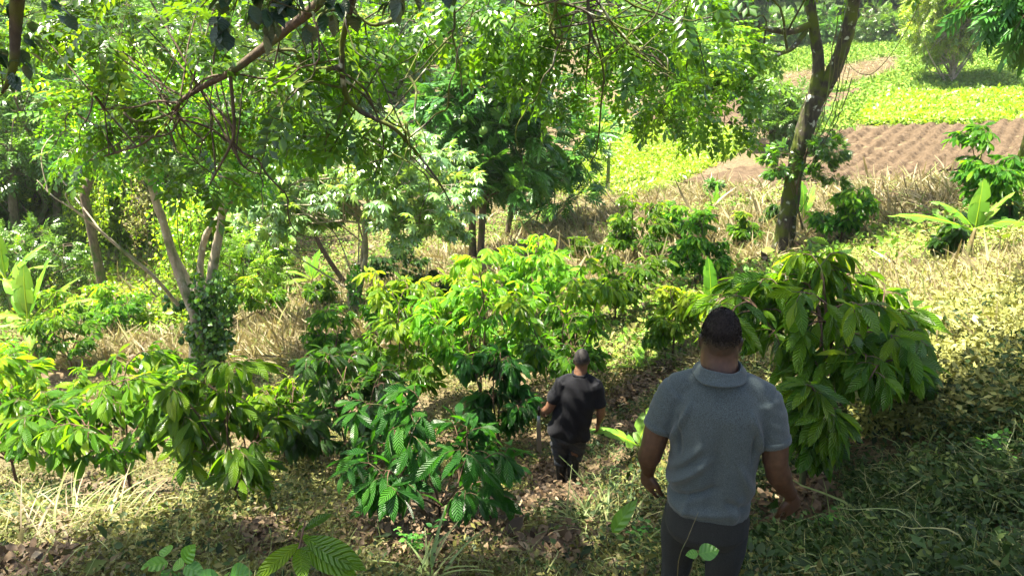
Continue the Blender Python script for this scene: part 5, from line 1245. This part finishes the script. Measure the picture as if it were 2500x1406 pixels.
near_tree('overhanging shade tree whose crooked mossy branch curves down before the breadfruit trees', (-1.4, -1.8), LB,
    [([(-1.4, -1.8, -1.6), (-1.5, -1.3, .6), (-1.5, .8, 2.2), (-1.6, 3.5, 2.6), q(865, -190, 6.4), q(862, -60, 6.6)], .2, .05), ([(-1.5, .8, 2.2), (.2, 3.5, 3.2), (1.0, 6, 2.4), q(1150, -160, 7), q(1105, -30, 7.2)], .09, .03), ([(-1.6, 3.5, 2.6), (-.6, 5.2, 2), q(990, -150, 6.6), q(978, -20, 6.7)], .05, .03)],
    [([(760, -40), (1300, -60), (1330, 60), (1180, 150), (1000, 160), (880, 250), (780, 300), (760, 150)], 7.2, 9.6, 20, .26), ([(640, 260), (800, 280), (930, 300), (860, 470), (760, 440), (640, 380)], 7.0, 8.6, 8, .2)],
    [], 202, 'bark_dark', 'pinnate', .34, 'shade', tw=.005, nsub=5, nspray=4)
LC = [[(1437, -40, 7.8, 9), (1436, 20, 7.8, 9), (1443, 80, 7.8, 8), (1465, 135, 7.8, 7), (1474, 180, 7.8, 6), (1476, 206, 7.8, 4)], [(1360, -10, 7.8, 9), (1352, 40, 7.8, 8), (1342, 68, 7.8, 8), (1352, 88, 7.8, 6), (1372, 98, 7.8, 4)],
      [(1250, -5, 7.6, 8), (1290, 14, 7.6, 8), (1340, 6, 7.6, 7), (1400, -8, 7.6, 6)], [(1450, -10, 7.8, 6), (1490, 50, 7.9, 6), (1530, 100, 8, 5), (1590, 150, 8.1, 4), (1650, 185, 8.2, 3)], [(1500, -20, 8, 6), (1550, 15, 8, 6), (1620, 40, 8, 5), (1700, 80, 8.2, 3)]]
near_tree('overhanging shade tree with thin hanging twigs above the yellow-green crop', (3.2, -1.2), LC,
    [([(3.2, -1.2, gz(3.2, -1.2) - .3), (3.0, -.9, 1.2), (2.4, 1.5, 2.8), (1.6, 4.5, 2.9), q(1437, -150, 7.6), q(1437, -40, 7.8)], .19, .035), ([(1.6, 4.5, 2.9), q(1360, -150, 7.6), q(1360, -10, 7.8)], .06, .03), ([(1.6, 4.5, 2.9), (2.2, 6.5, 1.6), q(1500, -20, 8)], .05, .02), ([(2.4, 1.5, 2.8), (4, 4, 3.4), (5, 7.5, 3.0)], .09, .03)],
    [([(1200, -40), (1760, -50), (1780, 40), (1700, 110), (1560, 130), (1430, 90), (1250, 110)], 7.9, 10.4, 19, .27), ([(1180, 80), (1400, 80), (1500, 210), (1400, 260), (1250, 180)], 8.8, 11, 12, .30), ([(1540, 120), (1700, 110), (1760, 260), (1620, 300), (1540, 220)], 8.4, 10, 7, .26)],
    [], 203, 'bark_dark', 'pinnate', .36, 'shade', tw=.006, nsub=5, nspray=4)
# large dark leaves at the top
b = np.array([-4.6, -2.2, 0]); b[2] = gz(b[0], b[1]); r = np.random.default_rng(204)
L8 = [(smoothpath(np.array([(-4.6, -2.2, b[2] - .3), (-4.4, -1.8, -.2), (-3.6, 0, 1.4), (-2.4, 2.2, 1.3), q(640, -130, 4.2), q(640, -40, 4.4)]) - b, 24), np.linspace(.16, .02, 24)), (smoothpath(np.array([q(640, -130, 4.2), q(760, -80, 4.4), q(780, -20, 4.5)]) - b, 8), np.linspace(.02, .008, 8)),
      (smoothpath(np.array([(-3.6, 0, 1.4), (-4.2, 2, 1.2), q(60, -160, 4.6), q(45, -40, 4.8), q(38, 60, 4.9), q(35, 150, 4.9), q(20, 200, 4.9), q(5, 228, 4.9)]) - b, 26), np.linspace(.07, .009, 26))]
bl = [(P(x, y, d_) - b, rr) for x, y, d_, rr in ((600, -10, 4.3, .16), (560, -40, 4.2, .2), (690, 0, 4.4, .18), (780, -20, 4.5, .18), (640, 40, 4.4, .1), (740, 30, 4.5, .12), (560, 60, 4.3, .08), (820, 30, 4.6, .1), (20, 200, 4.9, .10), (30, 20, 5, .22), (-20, 80, 5, .25), (-40, 200, 5, .2), (90, 30, 5, .2), (1000, -30, 4.6, .14), (1090, -40, 4.7, .15))]
tree_thing('broad_leaf_tree', 'overhanging tree with large dark round leaves at the top edge', 'tree', b, L8, 'bark_dark', bl, 'ovate', .10, 'bigdark', 204, nsub=5, nspray=3, wd=1.15, tw=.005, droop=.9)

# unseen tree over the camera; crown clumps placed sunward to shade the foreground
SH = []
r = np.random.default_rng(77)
def shade_over(poly, n, z_lo, z_hi, rad):
    xs = [a[0] for a in poly]; ys = [a[1] for a in poly]; c = 0
    while c < n:
        x, y = r.uniform(min(xs), max(xs)), r.uniform(min(ys), max(ys))
        if not inpoly([x], [y], poly)[0]: continue
        gpt = G(x, y); zt = r.uniform(z_lo, z_hi); t_ = (zt - gpt[2]) / SUN[2]; p = gpt + SUN * t_
        SH.append((p, rad * r.uniform(.8, 1.2))); c += 1
shade_over([(640, 1230), (1100, 1130), (1330, 1000), (1460, 1010), (1560, 1090), (1700, 1180), (2080, 1170), (2200, 1030), (2560, 930), (2600, 1600), (-100, 1600), (-100, 1480), (250, 1420), (560, 1290)], 80, 2.0, 4.2, .75)
b = np.array([-2.6, -3.6, 0]); b[2] = gz(b[0], b[1])
lm = [(smoothpath(np.array(p_) - b, 18), np.linspace(a_, c_, 18)) for p_, a_, c_ in (
    ([(-2.6, -3.6, b[2] - .4), (-2.4, -3.2, 1.5), (-2.0, -1, 3.4), (-1.5, 3, 4.2), (-1.2, 8, 4.4), (-1, 12, 4.2)], .28, .05), ([(-2.0, -1, 3.4), (0, 2, 4.4), (2.5, 6, 4.4), (3.5, 10, 4.2)], .14, .04),
    ([(-2.2, -2, 2.6), (-4.5, 3, 4), (-5.5, 8, 4.0), (-6, 12, 4)], .14, .04), ([(-2.0, -1, 3.4), (1.5, .5, 4), (4.5, 3, 4.4)], .1, .04))]
tree_thing('shade_tree', 'unseen shade tree behind the viewpoint, its crown laid out to shade the near slope', 'tree', b, lm, 'bark', [(c_ - b, r_) for c_, r_ in SH], 'pinnate', .34, 'shade', 205, tw=.02, nsub=6, nspray=9, flatn=1.6)
# ---------------------------------------------------------------- wooded slopes beyond
def gtree(name, label, cat, seed, H, Rr, n, rad, tpl, size, leafm, barkm='bark', group=None, zc=.66, zr=.36, fork=.35, r0=.16, **k):
    r = np.random.default_rng(seed)
    return tree_thing(name, label, cat, np.zeros(3), generic_limbs(H, Rr, r, 6, r0, fork), barkm, crown_blobs(H, Rr, n, rad, r, zc, zr), tpl, size, leafm, seed, group=group, nsub=k.pop('nsub', 5), nspray=k.pop('nspray', 8), tw=.02, trunkn=8, **k)
G1 = 'trees covering the hillside on the far side of the gully'
G2 = 'trees of the wood behind the far fields'
protos = [gtree('hillside_tree', 'leafy tree with bright yellow-green crown on the gully hillside', 'tree', 301, 8, 3.0, 70, .85, 'pinnate_far', .42, 'forest_y', group=G1, lit=.3),
          gtree('hillside_tree', 'leafy tree with fresh mid-green crown on the gully hillside', 'tree', 302, 9, 3.2, 75, .9, 'pinnate_far', .45, 'forest', group=G1, lit=.35),
          gtree('hillside_tree', 'slender tree with thin feathery crown on the gully hillside', 'tree', 303, 9, 2.4, 55, .8, 'fine', .62, 'forest_y', group=G1, lit=.3, fork=.5),
          gtree('hillside_tree', 'dark dense tree on the gully hillside', 'tree', 304, 8, 2.8, 70, .85, 'pinnate_far', .40, 'forest', group=G1, lit=.1),
          gtree('hillside_tree', 'tree with pale silvery crown on the gully hillside', 'tree', 305, 8, 2.6, 48, .9, 'palmate_far', .60, 'silver', group=G1, lit=.3, rb=.8, flatn=1.4)]
bushp = [gtree('hillside_shrub', 'dense green shrub under the hillside trees', 'shrub', 306, 2.6, 1.6, 44, .5, 'pinnate_far', .30, 'forest', group='shrubs under the hillside trees', zc=.5, zr=.5, fork=.15, r0=.05, lit=.3),
         gtree('hillside_shrub', 'sunny yellow-green shrub under the hillside trees', 'shrub', 307, 2.3, 1.7, 44, .5, 'pinnate_far', .28, 'forest_y', group='shrubs under the hillside trees', zc=.5, zr=.5, fork=.15, r0=.05, lit=.3)]
used = set()
PUT = []
def put(pr, x, y, s, rz=None, label=None, group=None):
    z = gz(x, y) - .1
    sc_ = (s, s, s * random.uniform(.9, 1.15))
    if id(pr) not in used:
        used.add(id(pr)); pr.location = (x, y, z); pr.scale = sc_; pr.rotation_euler[2] = rz or 0
        if label: pr['label'] = label
        PUT.append(pr); return pr
    PUT.append(dup(pr, (x, y, z), random.uniform(0, 6.28) if rz is None else rz, sc_, label, group)); return PUT[-1]
random.seed(5)
def spread(poly_px, D0, D1, n, sep, seed):
    r = np.random.default_rng(seed); out = []; tr_ = 0
    while len(out) < n and tr_ < n * 80:
        tr_ += 1; D = math.sqrt(r.uniform(D0 ** 2, D1 ** 2)); px = r.uniform(*poly_px)
        x = (px - 1250) / FPX * D * 1.05; y = D
        if all((x - a) ** 2 + (y - b_) ** 2 > (sep * (.6 + D / 60)) ** 2 for a, b_ in out): out.append((x, y))
    return out
k = 0
for x, y in spread((-500, 640), 26, 42, 24, 2.4, 11):
    if x > -5.5: continue
    put(protos[(0, 2, 1, 0, 4, 0, 1, 3)[k % 8]], x, y, random.uniform(.6, .95)); k += 1
for x, y in spread((-600, 1050), 42, 84, 52, 3.6, 12):
    if x > -1.0 and y < 60: continue
    put(protos[(1, 0, 2, 3, 1, 0, 4)[k % 7]], x, y, random.uniform(.8, 1.35)); k += 1
for x, y in spread((-400, 640), 21, 34, 44, 1.5, 13):
    if x > -4.6: continue
    px_, py_ = project(x, y, gz(x, y))
    if 100 < px_ < 520 and 520 < py_ < 760 and random.random() < .75: continue
    put(bushp[k % 2], x, y, random.uniform(.55, 1.05)); k += 1
for px_, D_, s_ in ((-60, 27, .62), (40, 31, .72), (150, 29, .6), (230, 34, .75), (-150, 32, .8), (330, 36, .75), (90, 37, .85)):
    put(protos[0 if k % 3 else 1], (px_ - 1250) / FPX * D_ * 1.05, D_, s_); k += 1
# far wood behind the fields
wood = [gtree('wood_tree', 'tall green tree at the edge of the wood behind the far fields', 'tree', 311, 14, 5.0, 80, 1.5, 'pinnate_far', .95, 'forest', group=G2, lit=.35, r0=.25),
        gtree('wood_tree', 'tall light green tree at the edge of the wood behind the far fields', 'tree', 312, 13, 4.6, 75, 1.5, 'pinnate_far', .95, 'forest_y', group=G2, lit=.3, r0=.25),
        gtree('wood_tree', 'tall pale-leaved tree at the edge of the wood behind the far fields', 'tree', 313, 14, 4.5, 60, 1.5, 'palmate_far', 1.2, 'silver', group=G2, lit=.3, r0=.25)]
used2 = 0
rr_ = np.random.default_rng(14)
for row, (yy, n, s0) in enumerate(((88, 16, .75), (96, 16, 1.0), (106, 16, 1.2), (118, 16, 1.35), (134, 14, 1.6))):
    for i_ in range(n):
        x = -12 + (88 + 12 * row) * (i_ + rr_.uniform(.2, .8)) / n + (0 if row else 2)
        put(wood[int(rr_.choice([0, 0, 1, 2, 1, 0]))], x, yy + rr_.normal() * 2.5, s0 * rr_.uniform(.85, 1.15))
edge = gtree('hillside_shrub', 'leafy shrub along the foot of the far wood', 'shrub', 314, 3.0, 2.0, 44, .6, 'pinnate_far', .45, 'forest', group='shrubs along the foot of the far wood', zc=.5, zr=.5, fork=.15, r0=.06, lit=.3)
for i_ in range(22):
    x = 16 + i_ * 2.3 + rr_.normal(); put(edge, x, 82 + rr_.normal() * 1.6 + .05 * x, rr_.uniform(.7, 1.3))
# each of these gets a label that points to it
ORD = ['leftmost', 'second from left', 'third from left', 'fourth from left', 'fifth from left', 'sixth from left', 'seventh from left', 'eighth from left', 'ninth from left', 'tenth from left', 'eleventh from left', 'twelfth from left']
ZL = [(220, 'above the banana plants'), (430, 'behind the vine curtains'), (620, 'behind the pale limbs'), (860, 'behind the slanting branch'), (3000, 'beyond the breadfruit trees')]
ZW = [(1700, 'beyond the hanging twigs'), (1950, 'beside the forked tree'), (2200, 'between forked tree and field tree'), (4000, 'behind the field tree')]
cells = {}
for o in PUT:
    x, y, z = o.location; px_, _p = project(x, y, z + 3); base = o['label']; wood_ = y > 80
    short = {'wood_tree': 'wood tree', 'hillside_tree': 'hillside tree', 'hillside_shrub': 'shrub'}[o.name.split('.')[0]]
    look = ('bright yellow-green' if 'yellow-green' in base else 'fresh mid-green' if 'mid-green' in base else 'feathery' if 'feathery' in base else 'dark dense' if 'dark' in base else 'silvery' if 'silvery' in base or 'pale-leaved' in base else 'light green' if 'light green' in base else 'leafy green')
    zone = next(n_ for lim_, n_ in (ZW if wood_ else ZL) if px_ < lim_)
    row = ('front row' if y < 92 else 'middle rows' if y < 112 else 'back rows') if wood_ else ('near the gully' if y < 34 else 'halfway up' if y < 56 else 'high on the slope')
    cells.setdefault((look, short, zone, row), []).append((float(px_), o))
for (look, short, zone, row), L_ in cells.items():
    L_.sort(key=lambda a_: a_[0])
    for i_, (_x0, o) in enumerate(L_):
        o['label'] = f'{look} {short} {zone}, {row}' + ('' if len(L_) == 1 else ', ' + (ORD[i_] if i_ < 12 else 'rightmost' if i_ == len(L_) - 1 else 'second from right' if i_ == len(L_) - 2 else 'third from right'))
# continuous far wood over the slopes (nobody could count it)
def wood_mass():
    n = 26000; x = rng.uniform(-150, 190, n); y = rng.uniform(-8, 210, n)
    keep = (y > 124) | ((x < -34 - .15 * y)) ; keep &= ~((x > -34 - .15 * y) & (y < 124)); x, y = x[keep], y[keep]
    z = ground(x, y); c = np.stack([x, y, z + 2 + 7 * np.abs(vnoise(x, y, 5., 4)) + rng.uniform(-1.5, 1.5, len(x))], -1)
    kk = np.repeat(c, 6, 0) + rng.normal(size=(len(c) * 6, 3)) * np.array([1.3, 1.3, 1.2]); d = rdir(len(kk)); d[:, 2] -= .2
    g = Geo(); leaves(g, 'pinnate_far', kk, d, rdir(len(kk)) * .6 + UP, rng.uniform(.9, 1.7, len(kk)))
    tag(g.obj('far_wood', M['forest']), 'continuous far wood covering the hills behind everything', kind='stuff')
wood_mass()
# vine curtains hanging in the gully on the left
for (x0, x1, y0, y1, D, lab, sd) in ((250, 340, 110, 560, 24, 'yellow-green curtain of hanging vines between the left hillside trees', 401), (330, 360, 420, 660, 22, 'narrow brown curtain of hanging vines left of the pale limbs', 402), (160, 260, 420, 640, 25, 'sparse vine curtain above the dry clearing on the left', 403), (380, 500, 470, 700, 19, 'leafy hanging stems between the pale limbs', 404)):
    r = np.random.default_rng(sd); top = P((x0 + x1) / 2, y0, D); b = np.array([top[0], top[1], gz(top[0], top[1])])
    t = thing('vine_curtain', lab, 'vines', b); gs = Geo(); gl = Geo(); n = int((x1 - x0) / 5)
    for i_ in range(n):
        xx = r.uniform(x0, x1); ya = y0 + r.uniform(-15, 60); yb_ = y1 + r.uniform(-120, 40); dd = D + r.normal() * .8
        pa = smoothpath([P(xx, ya, dd) - b, P(xx + r.normal() * 12, (ya + yb_) / 2, dd) - b, P(xx + r.normal() * 22, yb_, dd) - b], 16)
        tube(gs, pa, .012, 4); kx = 85; ii = r.integers(0, 15, kx); f = r.random(kx)[:, None]
        pp = pa[ii] * (1 - f) + pa[ii + 1] * f + r.normal(size=(kx, 3)) * .10
        leaves(gl, 'ovate', pp, rdir(kx, r) - UP * .6, rdir(kx, r) * .7 + UP, .12 * r.uniform(.6, 1.3, kx), 1., r.random(kx))
    gs.obj('stems', M['vine'], t); gl.obj('foliage', M['forest_y' if sd != 402 else 'weed'], t)
# trunks standing in the left hillside
for (L, lab, sd) in (([(205, 480, 22, 20), (250, 330, 22, 18), (240, 160, 22, 16), (190, 60, 22, 14), (150, -40, 22, 9)], 'tall leaning grey trunk rising through the upper left foliage', 411), ([(62, 660, 26, 26), (40, 560, 26, 24), (30, 480, 26, 20), (20, 380, 26, 14)], 'dark trunk behind the taller banana plant', 412), ([(92, 590, 27, 16), (102, 530, 27, 15), (110, 490, 27, 10), (60, 420, 27, 7)], 'short dark trunk right of the dark trunk behind the bananas', 413), ([(640, 500, 24, 14), (642, 400, 24, 13), (645, 300, 24, 11), (690, 200, 24, 8), (735, 140, 24, 6)], 'grey trunk seen through the foliage left of the silvery tree', 414)):
    p0 = P(*L[0][:3]); b = np.array([p0[0], p0[1], gz(p0[0], p0[1])]); r = np.random.default_rng(sd)
    lim = limbs_from([L], b); pth, rd_ = lim[0]; lim[0] = (np.vstack([[0, 0, -.3], pth]), np.r_[rd_[0] * 1.2, rd_])
    tp_ = lim[0][0][-1]
    tree_thing('hillside_tree', lab, 'tree', b, lim, 'bark', [(tp_ + r.normal(size=3) * 1.0 + UP * .3, .7) for _ in range(9)], 'pinnate', .34, 'forest', sd, tw=.014, nsub=5, nspray=6)

# ---------------------------------------------------------------- humid air over the valley
hz = Geo(); x0, x1, y0, y1, zb, zt = -275, 275, -75, 375, -25, 90
hz.add([(x, y, z) for z in (zb, zt) for y in (y0, y1) for x in (x0, x1)], [(0, 2, 3, 1), (4, 5, 7, 6), (0, 1, 5, 4), (2, 6, 7, 3), (0, 4, 6, 2), (1, 3, 7, 5)])
m, nt, N = newmat('humid_air'); pv = N('ShaderNodeVolumePrincipled'); pv.inputs['Color'].default_value = (.9, .96, 1, 1); pv.inputs['Density'].default_value = .0003; pv.inputs['Anisotropy'].default_value = .3
nt.links.new(pv.outputs[0], N('ShaderNodeOutputMaterial').inputs[1])
tag(hz.obj('haze', m, smooth=False), 'thin humid haze over the valley', kind='stuff')
